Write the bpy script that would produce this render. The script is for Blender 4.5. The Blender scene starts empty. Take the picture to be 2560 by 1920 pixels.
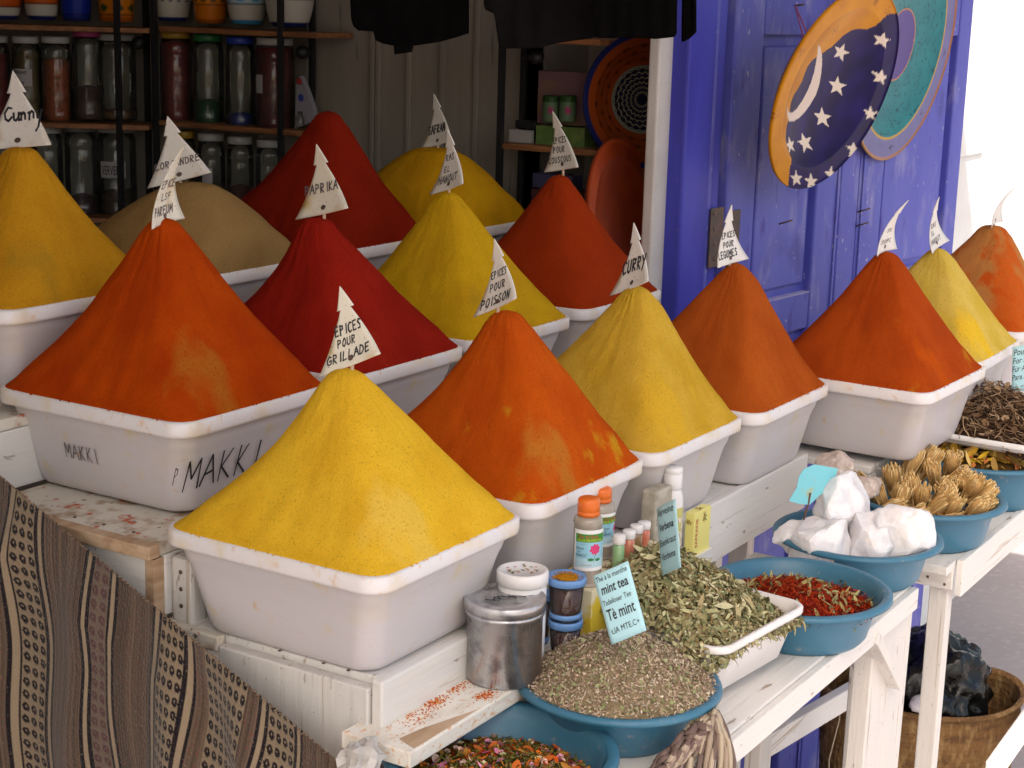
import bpy, bmesh, math, random
import numpy as np
from math import radians as RD, sin, cos, pi
from mathutils import Vector, Matrix, noise as MN
random.seed(7); NP = np.random.RandomState(5)
SC = bpy.context.scene; COL = SC.collection

# ------------------------------------------------------------ camera
FOC, PIT, ROL, HEAD = 4204.14, RD(12.8214), RD(1.58153), RD(31.8)
CX, CY = 1280.0, 960.0                       # photograph measured at 2560 x 1920
_c, _s = cos(PIT), sin(PIT); _cr, _sr = cos(ROL), sin(ROL); _a = HEAD - pi/2
CM = (np.array([[_cr, -_sr, 0], [_sr, _cr, 0], [0, 0, 1]]) @ np.array([[1, 0, 0], [0, -_s, -_c], [0, _c, -_s]])
      @ np.array([[cos(_a), -sin(_a), 0], [sin(_a), cos(_a), 0], [0, 0, 1]]).T)   # rows: right, down, forward
CP = np.array([0, 0, 1.55])
cam = bpy.data.cameras.new('camera'); cam.sensor_width = 36; cam.lens = FOC/2560*36; cam.clip_start = .02; cam.clip_end = 300
co = bpy.data.objects.new('camera', cam); COL.objects.link(co); SC.camera = co
co.matrix_world = Matrix(((CM[0][0], -CM[1][0], -CM[2][0], 0), (CM[0][1], -CM[1][1], -CM[2][1], 0), (CM[0][2], -CM[1][2], -CM[2][2], 1.55), (0, 0, 0, 1)))
# ------------------------------------------------------------ world, sun, exposure
SUN = Vector((-.50, -.24, .83)).normalized()
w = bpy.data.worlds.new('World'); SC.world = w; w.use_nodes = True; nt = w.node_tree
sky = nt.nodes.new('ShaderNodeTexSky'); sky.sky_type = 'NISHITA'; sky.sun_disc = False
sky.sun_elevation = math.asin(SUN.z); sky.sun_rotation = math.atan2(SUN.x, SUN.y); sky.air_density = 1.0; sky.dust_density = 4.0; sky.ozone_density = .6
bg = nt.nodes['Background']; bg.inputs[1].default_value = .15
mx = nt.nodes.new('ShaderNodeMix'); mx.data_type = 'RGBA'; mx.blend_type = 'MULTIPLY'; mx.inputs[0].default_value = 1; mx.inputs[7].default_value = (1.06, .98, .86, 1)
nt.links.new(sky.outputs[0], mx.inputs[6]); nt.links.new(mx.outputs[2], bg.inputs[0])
sl = bpy.data.lights.new('sun', 'SUN'); sl.energy = 4.0; sl.angle = RD(.5); sl.color = (1, .93, .84)
so = bpy.data.objects.new('sun', sl); COL.objects.link(so); so.rotation_euler = SUN.to_track_quat('Z', 'Y').to_euler()
SC.view_settings.view_transform = 'Standard'; SC.view_settings.look = 'None'; SC.view_settings.gamma = 1.0
SC.view_settings.exposure = 1.23
SC.render.engine = 'CYCLES'; SC.cycles.max_bounces = 6; SC.cycles.diffuse_bounces = 3; SC.cycles.transparent_max_bounces = 12; SC.cycles.caustics_reflective = False; SC.cycles.caustics_refractive = False

# ------------------------------------------------------------ measuring helpers (pixels of the photograph -> metres)
def ray(px, py): return CM.T @ np.array([(px-CX)/FOC, (py-CY)/FOC, 1.0])
def at_z(px, py, z): d = ray(px, py); return CP + d*((z-CP[2])/d[2])
def at_x(px, py, x): d = ray(px, py); return CP + d*((x-CP[0])/d[0])
def at_y(px, py, y): d = ray(px, py); return CP + d*((y-CP[1])/d[1])
def at_d(px, py, D): return CP + ray(px, py)*D
def at_pl(px, py, p0, n): d = ray(px, py); return CP + d*(np.dot(np.array(p0)-CP, n)/np.dot(d, n))
def dep(P): return float((CM @ (np.array(P)-CP))[2])
RIGHT, UPV, FWD = CM[0], -CM[1], CM[2]

# ------------------------------------------------------------ materials
def S(r, g, b): return tuple(((c/255+.055)/1.055)**2.4 if c > 10 else c/255/12.92 for c in (r, g, b))
MATS = {}
def mat(name, base, rough=.6, layers=(), bump=None, spec=.5, metal=0, attr=None, trans=0, sheen=0, sss=0, emit=None, coat=0, rlayer=None):
    """layers: (colour, scale, lo, hi, stretch) noise masks laid over the base; bump: list of (scale, strength, dist, stretch)"""
    if name in MATS: return MATS[name]
    m = bpy.data.materials.new(name); m.use_nodes = True; n = m.node_tree.nodes; l = m.node_tree.links
    p = n['Principled BSDF']; tc = n.new('ShaderNodeTexCoord')
    def noise_at(scale, stretch=(1, 1, 1), detail=5, off=0):
        mp = n.new('ShaderNodeMapping'); mp.inputs['Scale'].default_value = stretch; mp.inputs['Location'].default_value = (off, off*1.7, off*.6)
        l.new(tc.outputs['Object'], mp.inputs[0]); t = n.new('ShaderNodeTexNoise'); t.inputs['Scale'].default_value = scale; t.inputs['Detail'].default_value = detail
        l.new(mp.outputs[0], t.inputs[0]); return t.outputs[0]
    if attr:
        a = n.new('ShaderNodeAttribute'); a.attribute_name = 'Col'; cur = a.outputs[0]
    else:
        v = n.new('ShaderNodeRGB'); v.outputs[0].default_value = (*base, 1); cur = v.outputs[0]
    for i, L in enumerate(layers):
        colr, sc, lo, hi = L[:4]; st = L[4] if len(L) > 4 else (1, 1, 1); off = L[5] if len(L) > 5 else i*3.3
        r = n.new('ShaderNodeMapRange'); r.inputs[1].default_value = lo; r.inputs[2].default_value = hi; l.new(noise_at(sc, st, 6, off), r.inputs[0])
        x = n.new('ShaderNodeMix'); x.data_type = 'RGBA'; l.new(r.outputs[0], x.inputs[0]); l.new(cur, x.inputs[6]); x.inputs[7].default_value = (*colr, 1); cur = x.outputs[2]
    l.new(cur, p.inputs['Base Color'])
    p.inputs['Roughness'].default_value = rough; p.inputs['Metallic'].default_value = metal; p.inputs['Specular IOR Level'].default_value = spec
    if rlayer:
        r = n.new('ShaderNodeMapRange'); r.inputs[1].default_value = .35; r.inputs[2].default_value = .65; r.inputs[3].default_value = rlayer[1]; r.inputs[4].default_value = rlayer[2]
        l.new(noise_at(rlayer[0]), r.inputs[0]); l.new(r.outputs[0], p.inputs['Roughness'])
    if sheen: p.inputs['Sheen Weight'].default_value = sheen
    if coat: p.inputs['Coat Weight'].default_value = coat
    if sss: p.inputs['Subsurface Weight'].default_value = sss; p.inputs['Subsurface Radius'].default_value = (.02, .018, .016); p.inputs['Subsurface Scale'].default_value = 1.2
    if trans: p.inputs['Transmission Weight'].default_value = trans
    prev = None
    for (sc, stg, dist, *st) in (bump or ()):
        b = n.new('ShaderNodeBump'); b.inputs['Strength'].default_value = stg; b.inputs['Distance'].default_value = dist
        l.new(noise_at(sc, st[0] if st else (1, 1, 1), 3, 1.3), b.inputs['Height'])
        if prev: l.new(prev, b.inputs['Normal'])
        prev = b.outputs[0]
    if prev: l.new(prev, p.inputs['Normal'])
    MATS[name] = m; return m
def glass_mat(name, tint=(.9, .93, .9), clear=.86):
    if name in MATS: return MATS[name]
    m = bpy.data.materials.new(name); m.use_nodes = True; n = m.node_tree.nodes; l = m.node_tree.links
    n.remove(n['Principled BSDF']); out = n['Material Output']
    t = n.new('ShaderNodeBsdfTransparent'); t.inputs[0].default_value = (*tint, 1); g = n.new('ShaderNodeBsdfGlossy'); g.inputs['Roughness'].default_value = .06
    f = n.new('ShaderNodeFresnel'); f.inputs[0].default_value = 1.5; d = n.new('ShaderNodeBsdfDiffuse'); d.inputs[0].default_value = (.5, .52, .5, 1)
    a = n.new('ShaderNodeMixShader'); a.inputs[0].default_value = 1-clear; l.new(t.outputs[0], a.inputs[1]); l.new(d.outputs[0], a.inputs[2])
    x = n.new('ShaderNodeMixShader'); l.new(f.outputs[0], x.inputs[0]); l.new(a.outputs[0], x.inputs[1]); l.new(g.outputs[0], x.inputs[2]); l.new(x.outputs[0], out.inputs[0])
    MATS[name] = m; return m
def powder(name, c, c2, c3=None, blot=None, blot_lo=.56):
    L = [(c2, 9, .42, .62), (tuple(x*.70 for x in c), 240, .55, .74), (tuple(min(1, x*1.45) for x in c2), 380, .6, .74)]
    if c3: L.insert(1, (c3, 5, blot_lo, blot_lo+.07, (1, 1, .45), 8))
    if blot: L.insert(2, (blot, 12, blot_lo+.03, blot_lo+.1, (1, 1, .4), 21))
    return mat(name, c, .95, L, bump=[(16, .45, .010, (1, 1, .28)), (34, .35, .005), (380, .9, .0022)], spec=.03)
M_BIN = mat('bin_plastic', (.63, .59, .60), .38, [((.64, .57, .48), 7, .52, .75), ((.66, .52, .24), 14, .62, .78), ((.62, .42, .24), 40, .66, .80), ((.62, .56, .54), 90, .55, .75, (.3, .3, 1.6))], spec=.35)
M_RIM = mat('rim_plastic', (.80, .765, .765), .36, [((.76, .62, .40), 14, .52, .74), ((.72, .46, .24), 50, .60, .80)], spec=.4)
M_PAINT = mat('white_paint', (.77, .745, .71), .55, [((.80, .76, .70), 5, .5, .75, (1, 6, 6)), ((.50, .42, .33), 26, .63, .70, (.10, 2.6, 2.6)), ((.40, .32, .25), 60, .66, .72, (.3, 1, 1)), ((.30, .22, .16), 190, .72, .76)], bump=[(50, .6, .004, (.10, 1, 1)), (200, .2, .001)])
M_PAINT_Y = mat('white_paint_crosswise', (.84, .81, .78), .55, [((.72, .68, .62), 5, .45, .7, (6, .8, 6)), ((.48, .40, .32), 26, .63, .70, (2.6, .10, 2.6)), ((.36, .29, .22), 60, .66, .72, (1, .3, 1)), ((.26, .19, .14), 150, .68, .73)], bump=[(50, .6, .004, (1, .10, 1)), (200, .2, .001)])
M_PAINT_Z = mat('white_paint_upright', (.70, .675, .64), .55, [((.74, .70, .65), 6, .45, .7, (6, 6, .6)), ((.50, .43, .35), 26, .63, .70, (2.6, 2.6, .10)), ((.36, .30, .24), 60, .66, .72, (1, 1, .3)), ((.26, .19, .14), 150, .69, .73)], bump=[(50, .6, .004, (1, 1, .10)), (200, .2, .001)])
M_SPILL = mat('white_paint_spice_dust', (.88, .84, .76), .6, [((.72, .66, .56), 30, .5, .7, (.3, 1, 1)), ((.78, .50, .30), 90, .58, .70, (.6, 1.2, 1), 4), ((.70, .30, .10), 150, .66, .72, (.7, 1.3, 1), 14), ((.22, .15, .10), 240, .68, .72)], bump=[(150, .3, .001)])
M_DIRTY = mat('dirty_step_paint', (.72, .67, .58), .65, [((.42, .30, .19), 22, .5, .66), ((.52, .11, .04), 30, .60, .66), ((.16, .12, .09), 50, .66, .70)], bump=[(120, .4, .0015)])
M_WOOD = mat('raw_wood', (.55, .38, .24), .75, [((.40, .25, .14), 30, .4, .65, (.2, 1, 2)), ((.68, .52, .38), 12, .5, .7)], bump=[(90, .5, .002, (.2, 1, 2))])
M_SHELF = mat('shelf_wood', (.34, .14, .05), .5, [((.20, .08, .03), 18, .4, .6, (3, .4, 3))])
M_IRON = mat('black_iron', (.012, .012, .014), .5)
M_NAIL = mat('rusty_nail', (.16, .11, .09), .55, metal=.6)
M_DOOR = mat('blue_door_paint', (.095, .105, .47), .5, [((.135, .145, .53), 6, .4, .7, (1, 1, .25)), ((.24, .24, .52), 14, .56, .74, (1, 1, .4), 17), ((.055, .05, .26), 5, .60, .75, (1, 1, .7), 41), ((.45, .42, .55), 75, .68, .72, (1, 1, .5), 29), ((.08, .065, .36), 30, .60, .72, (1, 1, .3)), ((.36, .18, .42), 130, .715, .74)], bump=[(40, .15, .002, (1, 1, .2))], spec=.35)
M_DOORDK = mat('blue_frame_paint', (.055, .06, .46), .42, [((.035, .035, .33), 9, .45, .7, (1, 1, .2)), ((.40, .16, .30), 150, .71, .73)], spec=.35)
M_DUST = mat('dusty_blue_ledge', (.36, .34, .62), .8, [((.5, .46, .6), 20, .4, .7)])
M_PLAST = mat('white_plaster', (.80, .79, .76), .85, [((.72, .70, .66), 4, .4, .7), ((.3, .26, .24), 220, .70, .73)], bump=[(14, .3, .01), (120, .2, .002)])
M_PIER = mat('pier_plaster', (.62, .59, .56), .85, [((.52, .49, .46), 5, .45, .7), ((.2, .18, .17), 260, .67, .70)], bump=[(120, .3, .002)])
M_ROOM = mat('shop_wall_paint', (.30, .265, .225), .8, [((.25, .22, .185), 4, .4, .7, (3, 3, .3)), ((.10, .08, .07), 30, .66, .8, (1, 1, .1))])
M_BLUEP = mat('blue_basin_plastic', (.038, .155, .25), .42, [((.10, .20, .27), 11, .56, .74, (1, 1, 2), 13), ((.055, .19, .295), 5, .4, .7), ((.20, .24, .27), 60, .64, .74)], spec=.5)
M_TRAY = mat('white_tray_plastic', (.83, .81, .80), .35, [((.72, .68, .64), 12, .6, .75)], spec=.5)
M_CARD = mat('blue_card', (.46, .76, .84), .7)
M_CARDD = mat('dusty_blue_card', (.22, .62, .70), .75, [((.42, .50, .30), 25, .6, .7)])
M_INK = mat('black_ink', (.02, .018, .025), .6)
M_INKF = mat('faded_ink', (.12, .09, .10), .7)
M_SIGN = mat('sign_plastic', (.80, .76, .70), .45, [((.66, .52, .34), 18, .56, .72), ((.25, .17, .12), 220, .66, .70)])
M_SIGNY = mat('stained_sign_plastic', (.80, .75, .62), .45, [((.60, .42, .16), 14, .5, .66), ((.25, .17, .12), 220, .66, .70)])
M_ATT = mat('painted_surface', (1, 1, 1), .30, attr=True, spec=.14)
M_HERB = mat('dried_herb', (1, 1, 1), .85, attr=True, spec=.15)
M_WOOL = mat('woven_wool', (1, 1, 1), .95, [((.24, .17, .12), 300, .62, .72)], bump=[(300, 1.0, .004, (1, 1, .5)), (60, .4, .004)], attr=True, spec=.1, sheen=.25)
M_PRINT = mat('printed_surface', (1, 1, 1), .4, attr=True, spec=.4)
M_WHITEPL = mat('white_bottle_plastic', (.85, .83, .82), .3, spec=.5)
M_ORANGECAP = mat('orange_cap', (.80, .17, .02), .35)
M_TIN = mat('dull_tin', (.60, .60, .62), .34, [((.42, .33, .28), 7, .5, .65, (1, 1, .3)), ((.33, .33, .36), 40, .5, .7)], metal=.85, rlayer=(12, .22, .5))
M_BLACKCL = mat('dark_cloth', (.004, .0035, .0035), 1.0, spec=0, layers= [((.005, .0045, .0045), 20, .4, .6)], bump=[(300, .4, .002)])
M_BLACKCL2 = mat('charcoal_cloth', (.010, .009, .0095), 1.0, spec=0, layers= [((.008, .0075, .0075), 20, .4, .6)], bump=[(300, .4, .002)])
M_GROUND = mat('grey_pavement', (.28, .25, .255), .85, [((.25, .225, .23), 1.2, .4, .7), ((.31, .28, .285), 30, .5, .7)], bump=[(30, .12, .004)])

# ------------------------------------------------------------ object helpers
def tag(o, label=None, cat=None, group=None, kind=None):
    if label: o['label'] = label
    if cat: o['category'] = cat
    if group: o['group'] = group
    if kind: o['kind'] = kind
    return o
def thing(name, loc, label, cat, group=None, kind=None):
    o = bpy.data.objects.new(name, None); COL.objects.link(o); o.location = tuple(float(v) for v in loc); o.empty_display_size = .02
    return tag(o, label, cat, group, kind)
def wloc(o):
    v = Vector(o.location)
    while o.parent: o = o.parent; v += Vector(o.location)
    return v
def mk(name, V, F, m, parent=None, smooth=True, col=None, bevel=0, solid=0, flat_angle=None, subd=0):
    V = np.asarray(V, dtype=np.float64).reshape(-1, 3)
    if parent is not None: base = np.array(wloc(parent))
    else: base = np.array([(V[:, 0].min()+V[:, 0].max())/2, (V[:, 1].min()+V[:, 1].max())/2, V[:, 2].min()])
    me = bpy.data.meshes.new(name); me.from_pydata((V-base).tolist(), [], F); me.update()
    o = bpy.data.objects.new(name, me); COL.objects.link(o)
    if parent is not None: o.parent = parent
    else: o.location = tuple(base)
    if m is not None: me.materials.append(m)
    if col is not None:
        a = me.color_attributes.new('Col', 'FLOAT_COLOR', 'POINT'); c = np.ones((len(V), 4)); c[:, :3] = col; a.data.foreach_set('color', c.ravel())
    if smooth: me.polygons.foreach_set('use_smooth', [True]*len(me.polygons))
    if solid:
        s = o.modifiers.new('thick', 'SOLIDIFY'); s.thickness = solid; s.offset = 0
    if bevel:
        b = o.modifiers.new('bevel', 'BEVEL'); b.width = bevel; b.segments = 2; b.limit_method = 'ANGLE'; b.angle_limit = .6
    if subd:
        s = o.modifiers.new('sub', 'SUBSURF'); s.levels = subd; s.render_levels = subd
    return o
def join(parts):
    V, F, C = [], [], []; n = 0
    for p in parts:
        v = np.asarray(p[0], dtype=float).reshape(-1, 3); V.append(v); F += [tuple(i+n for i in f) for f in p[1]]; n += len(v)
        if len(p) > 2: C.append(np.broadcast_to(np.asarray(p[2], dtype=float), (len(v), 3)))
    return np.concatenate(V), F, (np.concatenate(C) if C else None)
def box(x0, x1, y0, y1, z0, z1):
    return ([(x0, y0, z0), (x1, y0, z0), (x1, y1, z0), (x0, y1, z0), (x0, y0, z1), (x1, y0, z1), (x1, y1, z1), (x0, y1, z1)],
            [(0, 3, 2, 1), (4, 5, 6, 7), (0, 1, 5, 4), (1, 2, 6, 5), (2, 3, 7, 6), (3, 0, 4, 7)])
def obox(o, a, b, c):
    """box from corner o along vectors a, b, c"""
    o, a, b, c = [np.array(v, float) for v in (o, a, b, c)]
    V = [o, o+a, o+a+b, o+b, o+c, o+a+c, o+a+b+c, o+b+c]; F = [(0, 3, 2, 1), (4, 5, 6, 7), (0, 1, 5, 4), (1, 2, 6, 5), (2, 3, 7, 6), (3, 0, 4, 7)]
    if np.dot(np.cross(a, b), c) < 0: F = [f[::-1] for f in F]
    return V, F
def beam(p, q, wd, th, up=(0, 0, 1)):
    p, q, up = np.array(p, float), np.array(q, float), np.array(up, float); d = q-p; s = np.cross(d, up); s /= np.linalg.norm(s); t = np.cross(s, d); t /= np.linalg.norm(t)
    return obox(p-s*wd/2-t*th/2, d, s*wd, t*th)
def loft(rings, close=True, cap0=True, cap1=True):
    n = len(rings[0]); V = np.concatenate([np.asarray(r, float) for r in rings]); F = []
    for i in range(len(rings)-1):
        for j in range(n if close else n-1):
            k = (j+1) % n; F.append((i*n+j, i*n+k, (i+1)*n+k, (i+1)*n+j))
    if cap0: F.append(tuple(range(n))[::-1])
    if cap1: F.append(tuple((len(rings)-1)*n+j for j in range(n)))
    return V, F
def lathe(c, prof, seg=40, ax=None, cap0=True, cap1=True):
    """prof: (radius, height) list; ax = (side, side2, up) vectors"""
    X, Y, Z = (np.array(v, float) for v in (ax or ((1, 0, 0), (0, 1, 0), (0, 0, 1)))); c = np.array(c, float)
    th = np.linspace(0, 2*pi, seg, endpoint=False)
    return loft([c+Z*h+np.outer(np.cos(th), X)*r+np.outer(np.sin(th), Y)*r for r, h in prof], cap0=cap0, cap1=cap1)
def tube(path, r, seg=6, taper=1.0):
    P = [np.array(p, float) for p in path]; rings = []; n = len(P)
    for i, p in enumerate(P):
        d = P[min(i+1, n-1)]-P[max(i-1, 0)]; d /= (np.linalg.norm(d)+1e-12); a = np.cross(d, (0, 0, 1) if abs(d[2]) < .9 else (1, 0, 0)); a /= np.linalg.norm(a); b = np.cross(a, d)
        rr = r*(1+(taper-1)*i/max(1, n-1)); th = np.linspace(0, 2*pi, seg, endpoint=False)
        rings.append(p+np.outer(np.cos(th), a)*rr+np.outer(np.sin(th), b)*rr)
    return loft(rings)
def mkj(name, parts, m, parent=None, **k):
    V, F, C = join(parts); return mk(name, V, F, m, parent, col=C, **k)
def rrect(cx, cy, z, ax, ay, hw, hl, r, n=8):
    """rounded rectangle ring: centre, axes (2-vectors), half sizes"""
    P = []
    for (sx, sy, a0) in ((1, 1, 0), (-1, 1, pi/2), (-1, -1, pi), (1, -1, 3*pi/2)):
        for i in range(n+1):
            a = a0+pi/2*i/n; u = sx*(hw-r)+r*cos(a); v = sy*(hl-r)+r*sin(a); P.append((cx+ax[0]*u+ay[0]*v, cy+ax[1]*u+ay[1]*v, z))
    return np.array(P)
def text_mesh(s, size=1.0, shear=0, sx=1.0, bold=0):
    c = bpy.data.curves.new('t', 'FONT'); c.body = s; c.size = size; c.shear = shear; c.align_x = 'LEFT'; c.resolution_u = 3; c.offset = bold; o = bpy.data.objects.new('t', c)
    me = o.to_mesh(); V = np.array([v.co[:] for v in me.vertices]).reshape(-1, 3); F = [tuple(p.vertices) for p in me.polygons]
    o.to_mesh_clear(); bpy.data.objects.remove(o); bpy.data.curves.remove(c)
    if len(V): V[:, 0] *= sx
    return V, F
# hand-drawn capitals: strokes in a unit cell
GL = {'A': ['0,0 .45,1 .9,0', '.2,.4 .72,.42'], 'C': ['.8,.85 .5,1 .15,.75 .1,.3 .4,0 .8,.1'], 'D': ['.1,0 .1,1 .6,.85 .8,.45 .5,.05 .1,0'], 'E': ['.75,1 .1,.95 .1,0 .75,.05', '.1,.5 .6,.55'],
      'F': ['.1,0 .1,.95 .75,1', '.1,.5 .6,.55'], 'G': ['.8,.85 .45,1 .1,.6 .15,.15 .5,0 .8,.15 .8,.5 .5,.45'], 'H': ['.1,0 .1,1', '.75,0 .75,1', '.1,.5 .75,.52'], 'I': ['.4,0 .4,1'],
      'K': ['.1,0 .15,1', '.7,1 .15,.45 .75,0'], 'L': ['.15,1 .1,0 .7,.05'], 'M': ['0,0 .1,1 .45,.35 .8,1 .9,0'], 'N': ['.1,0 .12,1 .7,0 .75,1'], 'O': ['.45,1 .1,.6 .15,.15 .5,0 .8,.4 .7,.85 .45,1'],
      'P': ['.1,0 .12,1 .65,.9 .65,.6 .12,.45'], 'R': ['.1,0 .12,1 .65,.9 .6,.6 .12,.5 .7,0'], 'S': ['.7,.9 .35,1 .12,.75 .6,.4 .55,.08 .1,.05'], 'T': ['.4,0 .4,1', '0,.95 .85,1'], 'U': ['.1,1 .12,.2 .4,0 .7,.2 .75,1'],
      'V': ['.05,1 .4,0 .8,1'], 'Y': ['.05,1 .4,.5', '.8,1 .3,-.2'], 'c': ['.9,.95 .5,1.05 .1,.6 .15,.2 .5,0 .95,.3'], 'u': ['.05,.6 .1,.1 .35,.0 .6,.3 .65,.65', '.65,.65 .7,.05 .85,.1'],
      'r': ['.05,.5 .2,.6 .2,0', '.2,.4 .5,.65 .7,.5 .75,.1'], 'y': ['.05,.6 .2,.1 .5,.2 .75,.7', '.75,.7 .35,-.6 .1,-.9'], "'": ['.3,1.1 .5,1.3'], '.': ['.3,0 .35,.05']}
def hand(s, x, y, h, wd, lw=.09, slant=.08):
    """strokes of a handwritten word as small flat quads in 2-D; lw relative to h"""
    out = []
    for ch in s:
        if ch != ' ':
            for st in GL.get(ch, []):
                P = [tuple(float(t) for t in q.split(',')) for q in st.split()]
                P = [(x+(a+random.uniform(-.04, .04)+slant*b)*wd, y+(b+random.uniform(-.03, .03))*h) for a, b in P]
                for (a, b), (c, d) in zip(P, P[1:]):
                    L = math.hypot(c-a, d-b)+1e-9; nx, ny = -(d-b)/L*h*lw/2, (c-a)/L*h*lw/2; k = random.uniform(.7, 1.25); ex, ey = (c-a)/L*h*lw*.3, (d-b)/L*h*lw*.3
                    out.append(([(a-ex+nx*k, b-ey+ny*k, 0), (a-ex-nx*k, b-ey-ny*k, 0), (c+ex-nx, d+ey-ny, 0), (c+ex+nx, d+ey+ny, 0)], [(0, 1, 2, 3)]))
        x += wd*(1.08 if ch != 'I' else .75)
    return out
def warp(parts, fn):
    V, F, _ = join(parts); return np.array([fn(v[0], v[1]) for v in V]), F
def fbm(x, y, z=0, o=3): return MN.fractal(Vector((x, y, z)), 1.0, 2.0, o)
def inpoly(x, y, P):
    c = False; j = len(P)-1
    for i in range(len(P)):
        if ((P[i][1] > y) != (P[j][1] > y)) and (x < (P[j][0]-P[i][0])*(y-P[i][1])/(P[j][1]-P[i][1]+1e-12)+P[i][0]): c = not c
        j = i
    return c

# ============================================================ SETTING
GZ = -1.05
def sheet(name, x0, x1, y0, y1, z, m, n=1):
    return tag(mk(name, [(x0, y0, z), (x1, y0, z), (x1, y1, z), (x0, y1, z)], [(0, 1, 2, 3)], m, smooth=False), kind='structure')
tag(sheet('ground', -40, 60, -40, 60, GZ, M_GROUND), 'grey paved street and shop floor under the stall')
# facade wall right of the door, upper storey, unseen canopy added to shade the stall
WY = 2.10
fw = thing('street_wall', (9, WY, GZ), 'bright white plastered street wall beyond the blue door', 'wall')
mk('wall', *box(4.47, 16, WY, WY+.3, GZ, 6), M_PLAST, fw, smooth=False)
P0 = at_y(2400, 300, WY); 
uw = thing('shop_facade', (1.5, WY+.1, 2.5), 'white shop front above the open stall', 'building'); mk('wall', *box(-5, 4.47, WY+.05, WY+.3, 2.36, 6), M_PLAST, uw, smooth=False)
mk('wall', *box(-5, .6, WY+.05, WY+.3, GZ, 2.36), M_PLAST, uw, smooth=False)
aw = thing('added_shade_canopy', (1.5, .9, 2.5), 'unseen white canopy slab added to shade the spice stall', 'canopy'); mk('shade_slab', *box(-4, 5.9, .25, WY+.04, 2.5, 2.58), M_PLAST, aw, smooth=False)  # added shadow caster out of view; its edge leaves the far wall sunlit
jb = at_y(2428, 380, WY-.002); D = dep(jb); q1 = at_y(2398, 376, WY); q2 = at_y(2454, 382, WY)
e = thing('meter_box', (float(q2[0]), WY-.03, float(q2[2])), 'white meter box on the sunlit wall beside the blue door', 'meter box')
mk('case', *box(q1[0]-.3, q2[0], WY-.008, WY-.002, q2[2], q2[2]+.75), M_PLAST, e, smooth=False, bevel=.004)
# pier
a, b = at_y(1633, 500, 2.03), at_y(1706, 500, 2.03)
pier = thing('wall_pier', ((a[0]+b[0])/2, 2.05, GZ), 'narrow pale plaster pier between the dark shop and the blue door', 'wall')
mk('wall', *box(a[0], b[0]+.02, 2.03, 2.062, GZ, 2.48), M_PIER, pier, smooth=False, bevel=.006)
# interior room
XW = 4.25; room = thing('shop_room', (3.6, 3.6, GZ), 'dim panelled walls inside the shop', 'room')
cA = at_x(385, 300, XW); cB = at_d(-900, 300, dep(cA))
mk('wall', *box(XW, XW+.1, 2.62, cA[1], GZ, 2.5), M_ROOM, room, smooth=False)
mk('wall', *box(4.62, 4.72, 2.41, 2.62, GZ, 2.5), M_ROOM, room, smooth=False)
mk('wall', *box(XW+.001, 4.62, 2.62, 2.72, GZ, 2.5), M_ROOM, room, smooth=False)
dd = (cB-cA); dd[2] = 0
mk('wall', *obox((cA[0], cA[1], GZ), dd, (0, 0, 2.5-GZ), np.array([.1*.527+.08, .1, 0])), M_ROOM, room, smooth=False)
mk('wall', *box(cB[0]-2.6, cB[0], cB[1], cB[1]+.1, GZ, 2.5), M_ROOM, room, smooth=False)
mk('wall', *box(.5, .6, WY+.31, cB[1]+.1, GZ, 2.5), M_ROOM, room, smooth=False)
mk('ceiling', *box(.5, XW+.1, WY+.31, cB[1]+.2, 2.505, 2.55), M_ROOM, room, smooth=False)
# panel mouldings on the back wall
mold = []
for px in (652, 700, 768, 932, 946, 1022, 1105, 1190):
    p = at_x(px, 300, XW); mold.append(box(XW-.012, XW+.001, p[1]-.012, p[1]+.006, GZ, 2.4))
mkj('panel_moulding', mold, M_ROOM, room, smooth=False, bevel=.003)

# ---- blue door
L0 = at_d(1823, 400, 4.62); ddir = np.array([cos(HEAD-RD(38.7)), sin(HEAD-RD(38.7)), 0]); dn = np.array([ddir[1], -ddir[0], 0])   # dn points to the street
def on_door(px, py, off=0): return at_pl(px, py, L0+dn*off, dn)
def dcoord(P): v = np.array(P)-L0; return float(np.dot(v, ddir)), float(P[2])
def dP(s, z, off): return L0*np.array([1, 1, 0])+ddir*s+dn*off+np.array([0, 0, z])
def dbox(s0, s1, z0, z1, o0, o1): return obox(dP(s0, z0, o0), ddir*(s1-s0), (0, 0, z1-z0), dn*(o1-o0))
def ds(px, py=400): return dcoord(on_door(px, py))[0]
door = thing('blue_shutter_door', dP(.9, GZ+.02, -.02), 'tall blue panelled wooden shutter door standing open beside the pier', 'door')
sR = ds(2402, 400); sM1, sM2 = ds(2108, 400), ds(2152, 400)
zP = dcoord(on_door(1950, 748))[1]; zR0 = dcoord(on_door(1950, 88))[1]; zR1 = dcoord(on_door(1950, 69))[1]
edges = [(0.0, ds(1893)), (ds(2047), sM1-.004), (sM1, sM2), (sM2+.004, ds(2212)), (ds(2372), sR)]
leaf = []
for (u, v) in edges: leaf.append(dbox(u, v, GZ+.02, 2.35, -.045, 0))
for (u, v) in ((edges[0][1], edges[1][0]), (edges[3][1], edges[4][0])):
    for z0, z1 in ((GZ+.02, GZ+.16), (zP-.11, zP), (zR1, zR1+.05 if False else zR1+.0), (zR0, zR0+.16), (2.2, 2.35)):
        if z1 > z0: leaf.append(dbox(u+.0005, v-.0005, z0, z1, -.044, -.0015))
mkj('frame', leaf, M_DOOR, door, smooth=False, bevel=.006)
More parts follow.
